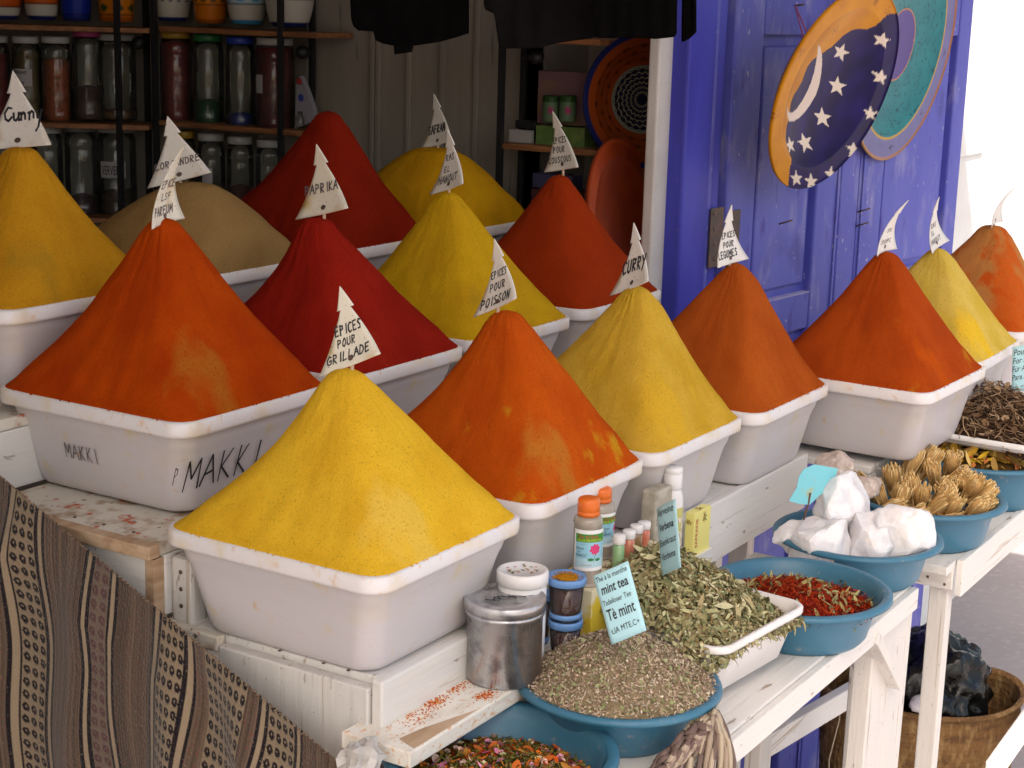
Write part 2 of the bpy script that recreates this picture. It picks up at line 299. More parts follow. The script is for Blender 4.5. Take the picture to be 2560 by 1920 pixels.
for (u, v) in ((edges[0][1], edges[1][0]), (edges[3][1], edges[4][0])):
    for z0, z1 in ((GZ+.165, zP-.115), (zP+.002, zR0-.002), (zR0+.162, 2.198)):
        pan = [dbox(u-.01, v+.01, z0-.01, z1+.01, -.036, -.026), dbox(u+.028, v-.028, z0+.03, z1-.03, -.027, -.012)]
        mkj('panel', pan, M_DOOR, door, smooth=False, bevel=.007)
    mkj('dusty_ledge', [dbox(u+.002, v-.002, zP-.0005, zP+.0035, -.026, -.001), dbox(u+.002, v-.002, zR0+.16, zR0+.1635, -.026, -.001)], M_DUST, door, smooth=False)
mkj('bead', [dbox(ds(2098)-.006, ds(2098)+.002, GZ+.02, 2.35, .0015, .006), dbox(ds(2160)-.004, ds(2160)+.004, GZ+.02, 2.35, .0015, .006)], M_DOOR, door, smooth=False, bevel=.002)
# door frame between pier and leaf
fr = thing('blue_door_frame', dP(-.1, GZ, 0), 'dark blue wooden door frame with a fluted edge beside the pier', 'door frame')
fa = at_d(1707, 400, 4.55); fs0 = ds(1707)
mkj('post', [dbox(fs0, ds(1775), GZ, 2.45, -.06, .004), dbox(ds(1775), ds(1812), GZ, 2.45, -.06, -.012)], M_DOORDK, fr, smooth=False, bevel=.008)
mk('moulding', *dbox(ds(1776), ds(1784), GZ, 2.45, -.012, -.002), M_DOOR, fr, smooth=False, bevel=.003)
# hinge
hg = thing('iron_hinge', on_door(1805, 660, .006), 'brown iron hinge plate screwed across the blue frame and door', 'hinge')
def dpoly(x0, x1, y0, y1, o0, o1):
    s0, z1 = dcoord(on_door(x0, y0)); s1, z0 = dcoord(on_door(x1, y1)); return dbox(s0, s1, z0, z1, o0, o1)
M_HINGE = mat('brown_iron', (.11, .085, .075), .6, [((.16, .1, .08), 40, .4, .6)], metal=.3)
mk('plate', *dpoly(1773, 1797, 521, 664, .004, .008), M_HINGE, hg, smooth=False, bevel=.001); mk('plate', *dpoly(1821, 1840, 527, 664, .001, .006), M_HINGE, hg, smooth=False, bevel=.001)
def disc_on(P, n, r, h, seg=12):
    n = np.array(n)/np.linalg.norm(n); a = np.cross(n, (0, 0, 1)); a /= np.linalg.norm(a); b = np.cross(a, n); return lathe(P, [(r, 0), (r, h*.6), (r*.7, h)], seg, (a, -b, n))
for px, py in ((1785, 534), (1785, 572), (1785, 610), (1785, 648), (1831, 540), (1831, 580)):
    mk('screw', *disc_on(on_door(px, py, .0075), dn, .0055, .003), M_NAIL, hg)
for i, (px, py, t) in enumerate(((1948, 560, 'rusty nail in the left door panel'), (2144, 530, 'upper of two rusty nails in the middle stile'), (2140, 565, 'lower of two rusty nails in the middle stile'))):
    p = on_door(px, py); q = p+dn*.03+RIGHT*.012+UPV*.014; tag(mk('nail', *tube([p, q], .0028, 6), M_NAIL), t, 'nail', 'nails in the blue door')
nl = on_door(1988, 14); tag(mk('nail', *tube([nl, nl+dn*.03+UPV*.004], .003, 6), M_NAIL), 'nail at the top of the door holding a pink string', 'nail', 'nails in the blue door')

# ============================================================ STEPPED STAND
st = thing('stepped_stand', (2.8, 2.0, GZ), 'white painted wooden stand of three rising steps under the spice bins', 'display stand')
T = .022
mkj('step_board', [box(1.99, 3.69, 1.4665, 1.90, .49, .512)], M_PAINT, st, smooth=False, bevel=.003)
mkj('step_board', [box(1.945, 4.0, 1.905, 2.32, .629, .651)], M_DIRTY, st, smooth=False, bevel=.003)
mkj('step_board', [box(1.97, 4.0, 2.325, 2.86, .768, .79)], M_DIRTY, st, smooth=False, bevel=.003)
mk('front_board', *box(1.972, 3.685, 1.444, 1.4655, .378, .515), M_PAINT, st, smooth=False, bevel=.004)
mk('front_board', *box(1.98, 3.98, 1.904, 1.925, .52, .628), M_PAINT, st, smooth=False, bevel=.003)
mk('front_board', *box(1.99, 3.98, 2.326, 2.345, .655, .767), M_PAINT, st, smooth=False, bevel=.003)
mk('end_panel', *box(1.966, 1.988, 1.468, 1.775, .10, .500), M_PAINT_Z, st, smooth=False, bevel=.003)
mk('end_block', *box(1.975, 2.01, 1.80, 1.872, .40, .488), M_PAINT_Y, st, smooth=False, bevel=.004)
mk('end_edge', *box(1.968, 1.9885, 1.778, 1.93, .487, .5135), M_DIRTY, st, smooth=False, bevel=.003)
mk('end_board', *box(1.955, 1.978, 1.925, 2.42, .505, .6275), M_PAINT_Y, st, smooth=False, bevel=.002)
mk('sawn_end', *box(1.954, 1.979, 1.906, 1.9245, .512, .625), M_WOOD, st, smooth=False)
mk('end_edge', *box(1.938, 1.9645, 1.900, 2.36, .629, .6525), M_WOOD, st, smooth=False, bevel=.002)
mk('end_board', *box(1.96, 1.985, 2.34, 2.9, .66, .767), M_PAINT_Y, st, smooth=False, bevel=.002)
mk('sawn_end', *box(1.958, 1.986, 2.324, 2.3395, .655, .765), M_WOOD, st, smooth=False)
for q in ((1.985, 2.035, 1.93, 1.985, GZ, .50), (2.2, 2.24, 2.7, 2.75, GZ, .76), (3.6, 3.64, 1.55, 1.6, GZ, .49), (3.9, 3.95, 2.7, 2.75, GZ, .76)): mk('post', *box(*q), M_PAINT_Z, st, smooth=False, bevel=.003)
mk('corner_post', *box(1.99, 2.03, 1.855, 1.902, .43, .625), M_PAINT_Z, st, smooth=False, bevel=.008)
mk('inner_shade_board', *box(2.06, 3.9, 2.0, 2.02, GZ, .50), mat('painted_inner_shade', (.035, .012, .008), .8), st, smooth=False)  # near-black board: the shade inside the stand, put in as colour
nh = []
for i, z in enumerate((.60, .57, .54, .50)): nh.append(disc_on((1.99, 1.878, z), (-1, 0, 0), .004, .002, 8))
for y in (1.52, 1.57, 1.66, 1.98, 2.05, 2.12): nh.append(lathe((1.985, y, .5125 if y < 1.8 else .652), [(.0035, 0), (.002, .0015)], 8))
for q in nh: mk('nail_head', *q, M_NAIL, st)
# plank with spilled spice under the tin
pk = thing('spice_dusted_plank', (2.35, 1.40, .41), 'short white plank dusted with orange spice jutting out under the tin', 'plank')
mk('board', *box(1.925, 2.72, 1.356, 1.488, .412, .440), M_SPILL, pk, smooth=False, bevel=.003)
mk('bare_corner', [(1.99, 1.3595, .4408), (2.12, 1.3595, .4408), (2.00, 1.392, .4408), (1.955, 1.3985, .4408), (1.94, 1.3595, .4408)], [(0, 1, 2, 3, 4)], M_WOOD, pk, smooth=False)
sp = []
for (px, py, sdv, n) in ((955, 1742, .012, 420), (1010, 1722, .014, 320), (1060, 1712, .018, 260), (1085, 1755, .016, 220), (1130, 1718, .02, 240), (1215, 1738, .012, 160), (1040, 1790, .03, 160)):
    P_ = at_z(px, py, .4405)
    for q in range(n):
        x, y = P_[0]+random.gauss(0, sdv), P_[1]+random.gauss(0, sdv*.55); r_ = random.uniform(.0006, .0021)
        if not (1.93 < x < 2.6 and 1.36 < y < 1.442): continue
        sp.append((np.array([(x+r_, y, .4405), (x, y+r_, .4405), (x-r_, y, .4405), (x, y-r_, .4405), (x, y, .4405+r_*.7)]), [(0, 1, 4), (1, 2, 4), (2, 3, 4), (3, 0, 4)], np.array(random.choice([S(205, 90, 30), S(190, 70, 22), S(225, 150, 45), S(215, 110, 50)]))))
tag(mkj('spilled_spice', sp, M_HERB), 'orange spice spilled on the short white plank by the tin', 'spice', kind='stuff')
# second stand below the far bins
s2 = thing('far_stand', (4.5, 1.6, GZ), 'low white stand carrying the last bins by the blue door', 'display stand')
mk('step_board', *box(3.72, 5.3, 1.30, 1.80, .478, .4965), M_PAINT, s2, smooth=False, bevel=.003)
mk('front_board', *box(3.725, 5.3, 1.302, 1.32, .39, .477), M_PAINT, s2, smooth=False, bevel=.003)
for q in ((3.75, 3.79, 1.7, 1.74, GZ, .477), (5.2, 5.24, 1.7, 1.74, GZ, .477)): mk('post', *box(*q), M_PAINT_Z, s2, smooth=False)

# ============================================================ TABLES
TZ = .345
t1 = thing('white_trestle_table', (2.9, 1.25, GZ), 'low white painted table in front holding basins and herb trays', 'table')
mk('tabletop', *box(2.125, 3.395, 1.075, 1.443, TZ-.024, TZ), M_PAINT, t1, smooth=False, bevel=.003)
mk('edge_board', *box(2.125, 3.395, 1.058, 1.0745, TZ-.052, TZ-.004), M_PAINT, t1, smooth=False, bevel=.003)
def legq(p, px0, px1, y, z0, z1, th=.035, name='leg', m=M_PAINT_Z):
    a, b = at_y(px0, p, y), at_y(px1, p, y); return a, b
lb = at_y(2166, 1760, 1.08); rb = at_y(2256, 1760, 1.08)
mk('leg', *obox((lb[0]-.032, 1.078, GZ), (rb[0]-lb[0], 0, 0), (0, .04, 0), (.046, 0, .32-GZ)), M_PAINT_Z, t1, smooth=False, bevel=.003)
pa, pb = at_y(2168, 1590, 1.075), at_y(2228, 1708, 1.075)
mk('brace', *beam(pa, pb, .024, .05, (0, 1, 0)), M_PAINT_Z, t1, smooth=False, bevel=.002)
pc = at_y(2130, 1610, 1.12); pd = at_y(2185, 1740, 1.12); mk('brace', *beam(pc, pd, .02, .035, (0, 1, 0)), M_PAINT_Z, t1, smooth=False, bevel=.002)
b0 = at_y(1897, 1850, 1.40); mk('leg', *box(b0[0]-.033, b0[0]+.033, 1.38, 1.42, GZ, TZ-.025), M_PAINT_Z, t1, smooth=False, bevel=.003)
b1 = at_y(1925, 1870, 1.42); b2 = at_y(2085, 1775, 1.42)
mk('rail', *beam(b1-(b2-b1)*.1+np.array([0, .02, 0]), b1+(b2-b1)*2.2+np.array([0, .02, 0]), .03, .06), M_PAINT, t1, smooth=False, bevel=.003)
mk('leg', *box(2.14, 2.19, 1.38, 1.42, GZ, TZ-.025), M_PAINT_Z, t1, smooth=False)
mk('leg', *box(2.14, 2.19, 1.08, 1.12, GZ, TZ-.025), M_PAINT_Z, t1, smooth=False)
t2 = thing('far_white_table', (4.4, 1.2, GZ), 'second white table farther right with a nailed corner plate', 'table')
XE = 3.545; pc0 = at_z(2409, 1404, TZ); XE = float(pc0[0]); YE = float(pc0[1])
mk('tabletop', *box(XE-.06, 6.2, YE+.018, 1.31, TZ-.022, TZ-.001), M_PAINT, t2, smooth=False, bevel=.002)
mk('edge_board', *box(XE, 6.2, YE-.001, YE+.0165, TZ-.085, TZ+.001), M_PAINT, t2, smooth=False, bevel=.003)
zz = at_y(2400, 1475, YE+.02)[2]
cp = mk('corner_plate', *box(XE-.012, XE+.0005, YE+.019, YE+.135, TZ-.07, TZ-.012), M_PAINT_Y, t2, smooth=False, bevel=.002)
for y, z in ((.035, .028), (.075, .022), (.035, .058), (.075, .048)): mk('nail_head', *disc_on((XE-.0125, YE+y, TZ-z), (-1, 0, 0), .0035, .001, 8), M_NAIL, cp)
mk('leg', *box(XE+.004, XE+.042, YE+.030, YE+.074, GZ, TZ-.024), M_PAINT_Z, t2, smooth=False, bevel=.003)
mk('leg', *box(XE+.004, XE+.042, 1.24, 1.28, GZ, TZ-.024), M_PAINT_Z, t2, smooth=False, bevel=.003)
mk('leg', *box(5.9, 5.95, YE+.02, YE+.06, GZ, TZ-.024), M_PAINT_Z, t2, smooth=False)
r1, r2 = at_y(2490, 1915, YE+.05), at_y(2560, 1815, YE+.05)
mk('lower_rail', *beam(r1-(r2-r1)*.2, r1+(r2-r1)*4, .03, .07), M_PAINT, t2, smooth=False, bevel=.003)

# ============================================================ SPICE BINS
BW, BL, BH, BI, RH = .418, .45, .159, .046, .026
def bin_(x, y, z, yaw, tilt, label, marks=None, W=BW, L=BL):
    """x,y,z = rim's lower front corner"""
    ax = np.array([cos(yaw), sin(yaw)]); ay = np.array([-sin(yaw), cos(yaw)]); c = np.array([x, y])+ax*W/2+ay*L/2
    t = thing('spice_bin', (c[0], c[1], z-BH), label, 'plastic bin', 'white plastic bins holding spice cones')
    rings = []; R = lambda zz, ins, r: rrect(c[0], c[1], zz, ax, ay, W/2-ins, L/2-ins, r*.82)
    for zz, ins, r in ((z-BH, BI+.02, .04), (z-BH+.004, BI+.008, .05), (z-BH+.014, BI+.001, .055), (z-BH+.05, BI*.86, .055), (z-.035, .026, .052), (z-.03, .021, .052), (z-.012, .018, .05), (z+.001, .016, .05)): rings.append(R(zz, ins, r))
    V, F = loft(rings, cap1=False); body = mk('body', V, F, M_BIN, t, subd=1)
    rr = [R(z+.001, .015, .05), R(z-.003, .006, .052), R(z-.002, .001, .052), R(z+.003, 0, .052), R(z+RH-.004, 0, .052), R(z+RH-.001, .0025, .05), R(z+RH, .006, .05), R(z+RH-.001, .012, .045), R(z+RH-.012, .016, .042)]
    V, F = loft(rr, cap0=False, cap1=False); rim = mk('rim', V, F, M_RIM, t)
    objs = [body, rim]
    if marks:
        for (word, face, u0, v0, h, wd, m) in marks:
            def fn(u, v):      # on the sloping wall, u along the wall from front corner, v height under the rim
                k = .018+(BI-.018)*min(1, max(0, (-v-.02)/(BH-.04)))-.0022
                if face == 'L': q = c-ax*(W/2-k)+ay*(-L/2+u)
                else: q = c-ay*(L/2-k)+ax*(-W/2+u)
                return (q[0], q[1], z+v)
            parts = hand(word, 0, 0, h, wd, .075)
            if face == 'L': parts = [([(u0-a, v0+b, 0) for a, b, _ in p[0]], p[1]) for p in parts]
            else: parts = [([(u0+a, v0+b, 0) for a, b, _ in p[0]], p[1]) for p in parts]
            V, F = warp(parts, fn); objs.append(mk('handwriting', V, F, m, t, smooth=False))
    return t, c, ax, ay
def heap(c, ax, ay, z0, apex, m, label, W=BW, L=BL, top=.11, shape='cone', sq=3.0, seed=0, shift=(0, 0), rough=.42, cat='spice heap'):
    """ground spice moulded into a tapering pile; apex = (x, y, z)"""
    NA, NT = 144, 84; H = apex[2]-z0; rings = []; d = np.array([(apex[0]-c[0])*ax[0]+(apex[1]-c[1])*ax[1], (apex[0]-c[0])*ay[0]+(apex[1]-c[1])*ay[1]])
    hw, hl = W/2-.0035, L/2-.0035
    for i in range(NT+1):
        t = i/NT; t = t**1.15
        if shape == 'cone': s = float(np.interp(t, (0, .05, .15, .3, .5, .7, .85, 1), (1, .94, .86, .715, .53, .35, .222, top-.01)))
        elif shape == 'dome': s = top+(.97-top)*(1-t**1.55)**.85+.03*math.exp(-t/.05)
        else: s = (.98-(.98-top)*t**1.03)+.02*math.exp(-t/.07)
        s *= 1-.024*max(0, sq-2.7)*min(1, t*5)
        zt = t*H
        if t > .95: k = (t-.95)/.05; s *= math.sqrt(max(0, 1-k**2.2))
        p = sq+1.3*(1-t)+(9-sq)*(1-min(1, t/.5))**2.0
        if t > .9: p = sq+(2.1-sq)*(t-.9)/.1
        R = []
        for j in range(NA):
            a = 2*pi*j/NA; ca, sa = cos(a), sin(a); q = (abs(ca)**p+abs(sa)**p)**(-1/p); u, v = ca*q*hw*s, sa*q*hl*s
            dx = fbm(ca*1.4+seed*7, sa*1.4, t*2.2)*.007*rough*min(1, t*5)*(1-t*.3)+fbm(ca*5+seed*3, sa*5, t*9, 2)*.0022*rough*min(1, t*9)+MN.noise(Vector((ca*7+seed, sa*7, t*1.3)))*.0022*min(1, t*6)*(1-t*.5)+(MN.noise(Vector((ca*13+seed, sa*13, t*4)))*.0030*min(1, t*12)*max(0, 1-t*2.6))
            # shallow slides and scoops
            u += ca*dx; v += sa*dx; e = min(1, t*1.15); zz = z0+zt+fbm(u*12+seed, v*12, 1)*.002*rough*min(1, t*8)
            if i == 0: zz -= .004
            u += d[0]*e+shift[0]*sin(pi*min(1, t*1.1)); v += d[1]*e+shift[1]*sin(pi*min(1, t*1.1))
            R.append((c[0]+ax[0]*u+ay[0]*v, c[1]+ax[1]*u+ay[1]*v, zz))
        rings.append(np.array(R))
    V, F = loft(rings, cap0=True, cap1=True); pcs = [(V, F)]
    for q in range(150):
        a = random.uniform(0, 2*pi); pe = 9; ca, sa = cos(a), sin(a); g = (abs(ca)**pe+abs(sa)**pe)**(-1/pe); w_ = random.random()
        k_ = random.uniform(-.006, .0035) if w_ < .8 else random.uniform(-.03, -.006); u, v = ca*g*(hw+k_), sa*g*(hl+k_); r_ = random.uniform(.0008, .0024); zz = z0+.001 if k_ > -.006 else z0+.003-k_*.75
        P_ = np.array([c[0]+ax[0]*u+ay[0]*v, c[1]+ax[1]*u+ay[1]*v, zz]); pcs.append((P_+np.array([(r_, 0, 0), (0, r_, 0), (-r_, 0, 0), (0, -r_*.8, 0), (0, 0, r_*.8), (0, 0, -r_*.5)]), [(0, 1, 4), (1, 2, 4), (2, 3, 4), (3, 0, 4), (1, 0, 5), (2, 1, 5), (3, 2, 5), (0, 3, 5)]))
    V, F, _n = join(pcs); o = mk('spice_heap', V, F, m); tag(o, label, cat, 'heaps of ground spice in the bins'); return o
def sign(BLp, BRp, Tp, D, words, label, true_w=.118, turn=1, m=None, bend=.012, hole=(.5, .1), inkm=None):
    wpx = math.hypot(BRp[0]-BLp[0], BRp[1]-BLp[1])*D/FOC; dl = math.sqrt(max(0, true_w**2-wpx**2))/2*turn
    A, B = at_d(*BLp, D+dl), at_d(*BRp, D-dl); Tt = at_d(*Tp, D); mid = (A+B)/2; U = B-A; Vv = Tt-mid; n = np.cross(U, Vv); n /= np.linalg.norm(n)
    if np.dot(n, FWD) > 0: n = -n
    def P(u, v, off=0): w = U*(u-.5)+mid+Vv*v; return w+n*(bend*(4*(v-.35)**2-.3)+off+bend*.6*(u-.5)**2*4*(1-v))
    root = thing('spice_sign', mid-np.array([0, 0, .01]), label, 'sign', 'white triangular signs on the spice heaps')
    # outline rows: half width as function of v (big triangle, notch, small triangle)
    rows = [(v, .5*(1-v/.86)) for v in np.linspace(0, .72, 22)]+[(.7225, .5*.15), (.723, .5*.27)]+[(v, .5*.27*(1-(v-.72)/.28)+.0015) for v in np.linspace(.73, 1, 10)]
    NU = 9; grid = []
    for v, h in rows:
        grid.append([P(.5+h*2*(k/(NU-1)-.5), v, 0) for k in range(NU)])
    Vt = np.array(grid).reshape(-1, 3); F = [(i*NU+k, i*NU+k+1, (i+1)*NU+k+1, (i+1)*NU+k) for i in range(len(rows)-1) for k in range(NU-1)]
    mk('plate', Vt, F, m or M_SIGN, root, solid=.0022)
    if hole: mk('hole', *warp([([(hole[0]+.045*cos(a), hole[1]+.036*sin(a), 0) for a in np.linspace(0, 2*pi, 14, endpoint=False)], [tuple(range(14))])], lambda u, v: P(u, v, .0019)), M_NAIL, root)
    pk_ = mid-Vv/np.linalg.norm(Vv)*.004; mk('peg', *tube([P(.5, .06, -.002), P(.5, 0, -.002)-np.array([0, 0, .03])], .0035, 8), M_WOOD, root)
    parts = []
    for (wd_, u0, v0, h, cw, faded) in words:
        parts.append((hand(wd_, 0, 0, h, cw, .17), u0, v0))
    allp = []
    for ps, u0, v0 in parts:
        for p in ps: allp.append(([(u0+a, v0+b+a*.0, 0) for a, b, _ in p[0]], p[1]))
    if allp: V, F = warp(allp, lambda u, v: P(u, v, .0018)); mk('lettering', V, F, inkm or M_INK, root, smooth=False)
    return root
Y1 = powder('turmeric_bright', (.80, .48, .030), (.73, .41, .022), (.80, .51, .07)); Y2 = powder('curry_ochre', (.64, .39, .045), (.56, .33, .025), (.68, .40, .03))
Y3 = powder('hanout_yellow', (.60, .35, .010), (.53, .29, .010), (.44, .25, .015), blot_lo=.6); Y4 = powder('curry_left', (.58, .28, .014), (.52, .24, .012), (.44, .24, .02), blot_lo=.6)
Y5 = powder('saffron_yellow', (.56, .28, .006), (.48, .23, .006)); G1 = powder('pale_curry', (.70, .49, .10), (.62, .42, .05), (.80, .50, .03))
O1 = powder('orange_meat_spice', (.45, .058, .003), (.38, .040, .003), (.42, .12, .012), blot_lo=.58); O2 = powder('orange_fish_spice', (.54, .090, .006), (.47, .068, .005), (.50, .16, .02), (.52, .25, .012), .58)
O3 = powder('orange_vegetable_spice', (.43, .088, .012), (.38, .070, .009), (.45, .095, .012)); O4 = powder('red_orange_spice', (.42, .064, .007), (.36, .050, .006), (.50, .08, .005), (.46, .18, .012), .60)
R1 = powder('paprika_red', (.31, .015, .007), (.26, .012, .006), (.34, .022, .008), blot_lo=.62); R2 = powder('deep_red_spice', (.22, .014, .004), (.19, .012, .004)); R3 = powder('couscous_red', (.34, .036, .006), (.30, .030, .005))
BR = powder('coriander_brown', (.33, .20, .072), (.29, .17, .06)); OO = powder('mixed_orange_pale', (.52, .22, .06), (.46, .17, .045), (.56, .10, .012), (.54, .08, .008), .48)
BINS = [  # key, x, y, z, yaw, binlabel, heaplabel, material, apex px, shape, top, sq, seed
 ('A', 1.929, 1.421, .671, 0, 'nearest white bin on the lowest step, full of bright yellow spice', 'big bright yellow spice cone nearest the camera, red smudge on its right', Y1, (866, 920), 'cone', .10, 3.4),
 ('B', 2.045, 1.92, .81, 0, 'white bin on the middle step with MAKKI handwritten on two sides', 'large orange red spice cone above the bin marked MAKKI', O1, (409, 543), 'cone', .10, 3.2),
 ('C', 2.396, 1.425, .671, 0, 'stained white bin right behind the two rose water bottles', 'orange cone with yellow streaks behind the rose water bottles', O2, (1268, 775), 'cone', .11, 3.3),
 ('D', 2.83, 1.416, .671, 0, 'white bin of ochre curry behind the tall white bottle', 'ochre yellow cone under the sign CURRY in capitals', Y2, (1592, 714), 'cone', .09, 4.0),
 ('E', 3.262, 1.392, .671, 0, 'white bin at the right end of the lowest wooden step', 'rust orange cone in front of the iron hinge', O3, (1840, 657), 'cone', .08, 5.6),
 ('F', 3.69, 1.165, .671, -.03, 'white bin hanging over the tied root bundles', 'rust red cone with orange base above the tied bundles', O4, (2217, 628), 'cone', .09, 4.8),
 ('G', 4.11, 1.175, .671, .02, 'white bin beside the brown root tray', 'pale yellow cone second from the right edge', G1, (2345, 620), 'cone', .085, 4.4),
 ('H', 2.505, 1.92, .81, 0, 'white bin on the middle step under the dark red paprika', 'dark red paprika cone in the middle of the stall', R1, (795, 543), 'cone', .12, 2.5),
 ('I', 2.956, 1.92, .81, 0, 'white bin on the middle step under deep yellow spice', 'deep yellow cone with dark cracks on the middle step', Y3, (1122, 480), 'cone', .09, 3.6),
 ('J', 3.44, 1.93, .81, 0, 'white bin on the middle step touching the plaster pier', 'brick red cone in front of the plaster pier', R3, (1398, 436), 'cone', .09, 2.4),
 ('K', 2.06, 2.36, .95, 0, 'white bin at the left edge on the top step', 'dull yellow cone cut by the left edge of the view', Y4, (50, 364), 'cone', .12, 2.8),
 ('L', 2.53, 2.36, .95, 0, 'white bin of brown powder on the top step', 'rounded sand brown mound of ground coriander', BR, (478, 455), 'dome', .16, 2.2),
 ('M', 3.03, 2.37, .95, 0, 'white bin of deep red spice on the top step', 'tallest dark red cone at the back without a sign', R2, (820, 277), 'full', .10, 2.2),
 ('N', 3.50, 2.36, .95, 0, 'white bin of orange yellow spice on the top step', 'blunt orange yellow cone at the back under the sign SAFRAN', Y5, (1085, 368), 'dome', .20, 2.3),
 ('O', 4.60, 1.20, .671, .03, 'farthest white bin cut by the right edge of the view', 'mottled pale orange cone in front of the sunlit wall', OO, (2482, 562), 'full', .13, 3.0)]
APEX = {}
for i, (k, x, y, z, yaw, bl, hl, m, ap, shp, top, sq) in enumerate(BINS):
    mk_ = None
    if k == 'B': mk_ = [('MAKKI', 'L', .315, -.088, .028, .0165, M_INKF), ('MAKKI', 'R', .035, -.105, .055, .040, M_INK), ('P', 'R', .005, -.085, .03, .012, M_INKF)]
    BLk = {'A': .452, 'B': .475, 'K': .47}.get(k, BL); BWk = {'A': .43, 'F': .43}.get(k, BW); t, c, ax, ay = bin_(x, y, z, yaw, 0, bl, mk_, W=BWk, L=BLk)
    if k == 'F': c = c
    D = dep((c[0], c[1], z+.25)); P = at_d(ap[0], ap[1], D); APEX[k] = (P, D)
    heap(c, ax, ay, z+RH-.001, P, m, hl, W=BWk, L=BLk, shift=(.010, -.010) if k in 'ACH' else (.004, -.004), top=top, shape=shp, sq=sq, seed=i+1)
def W_(*a): return list(a)
sg = [('K', (-42, 376), (134, 363), (43, 180), [('cu', .30, .36, .17, .12, 0), ('rry', .52, .36, .17, .11, 0)], 'sign reading Curry in flowing script at the left edge', .15, 1, M_SIGN, None),
 ('L', (372, 472), (531, 432), (424, 292), [('CORIANDRE', .14, .24, .10, .077, 0)], 'wide sign with a faded word ending in ANDRE on the brown mound', .145, 1, M_SIGN, M_INKF),
 ('B', (367, 572), (449, 545), (436, 364), [('EPICE', .30, .46, .10, .08, 0), ('LSF', .36, .30, .09, .09, 0), ('PARFUM', .14, .12, .11, .09, 0)], 'curled pinkish sign with nearly worn off writing on the orange red cone', .12, -1, M_SIGNY, M_INKF),
 ('H', (745, 550), (876, 521), (802, 362), [('PAPRIKA', .16, .32, .13, .088, 0)], 'yellow stained sign reading PAPRIKA', .135, 1, M_SIGNY, M_INKF),
 ('N', (1056, 375), (1133, 352), (1094, 236), [('SAFRAN', .20, .25, .16, .085, 0)], 'sign reading SAFRAN against the back wall', .12, 1, M_SIGN, None),
 ('I', (1080, 489), (1164, 460), (1130, 325), [('RAS', .38, .50, .10, .075, 0), ('EL', .32, .32, .09, .09, 0), ('HANOUT', .20, .14, .12, .085, 0)], 'sign reading RAS EL HANOUT on the deep yellow cone', .12, 1, M_SIGN, None),
 ('J', (1366, 431), (1451, 418), (1391, 278), [('EPICES', .30, .46, .10, .065, 0), ('POUR', .27, .30, .10, .08, 0), ('COUSCOUS', .12, .13, .10, .078, 0)], 'sign reading EPICES POUR COUSCOUS on the brick red cone', .12, 1, M_SIGN, None),
 ('A', (804, 943), (957, 884), (860, 716), [('EPICES', .28, .42, .12, .072, 0), ('POUR', .30, .27, .10, .07, 0), ('GRILLADE', .12, .10, .11, .085, 0)], 'largest sign reading EPICES POUR GRILLADE on the nearest yellow cone', .118, 1, M_SIGNY, None),
 ('C', (1191, 794), (1298, 746), (1249, 599), [('EPICES', .33, .46, .10, .06, 0), ('POUR', .30, .28, .11, .085, 0), ('POISSON', .13, .07, .13, .095, 0)], 'sign reading EPICES POUR POISSON', .118, 1, M_SIGN, None),
 ('D', (1531, 741), (1627, 704), (1596, 559), [('CURRY', .20, .28, .19, .115, 0)], 'sign reading CURRY in capitals on the ochre cone', .118, 1, M_SIGN, None),
 ('E', (1787, 671), (1865, 648), (1817, 514), [('EPICES', .28, .45, .10, .07, 0), ('POUR', .32, .29, .10, .08, 0), ('LEGUMES', .10, .12, .12, .085, 0)], 'sign reading EPICES POUR LEGUMES in front of the hinge', .118, -1, M_SIGN, None),
 ('F', (2182, 638), (2232, 620), (2252, 497), [('SPO', .42, .36, .07, .07, 0), ('COCUPC', .22, .16, .07, .08, 0)], 'narrow sign with faint scribbles and a needle thin tip', .118, -1, M_SIGN, M_INKF),
 ('G', (2321, 636), (2364, 603), (2331, 495), [('RAS', .32, .42, .09, .09, 0), ('EL', .3, .28, .08, .09, 0), ('HANOUT', .16, .12, .09, .09, 0)], 'small scribbled sign on the pale yellow cone', .11, -1, M_SIGN, M_INKF),
 ('O', (2470, 566), (2498, 551), (2524, 463), [], 'curled sign seen edge on at the far right', .11, -1, M_SIGN, None)]
for (k, a, b, c, wds, lab, tw, tn, m, ink) in sg:
    P, D = APEX[k]; sign(a, b, c, D-.004, wds, lab, tw, tn, m, inkm=ink, bend=.010 if k not in 'BFGO' else .014)

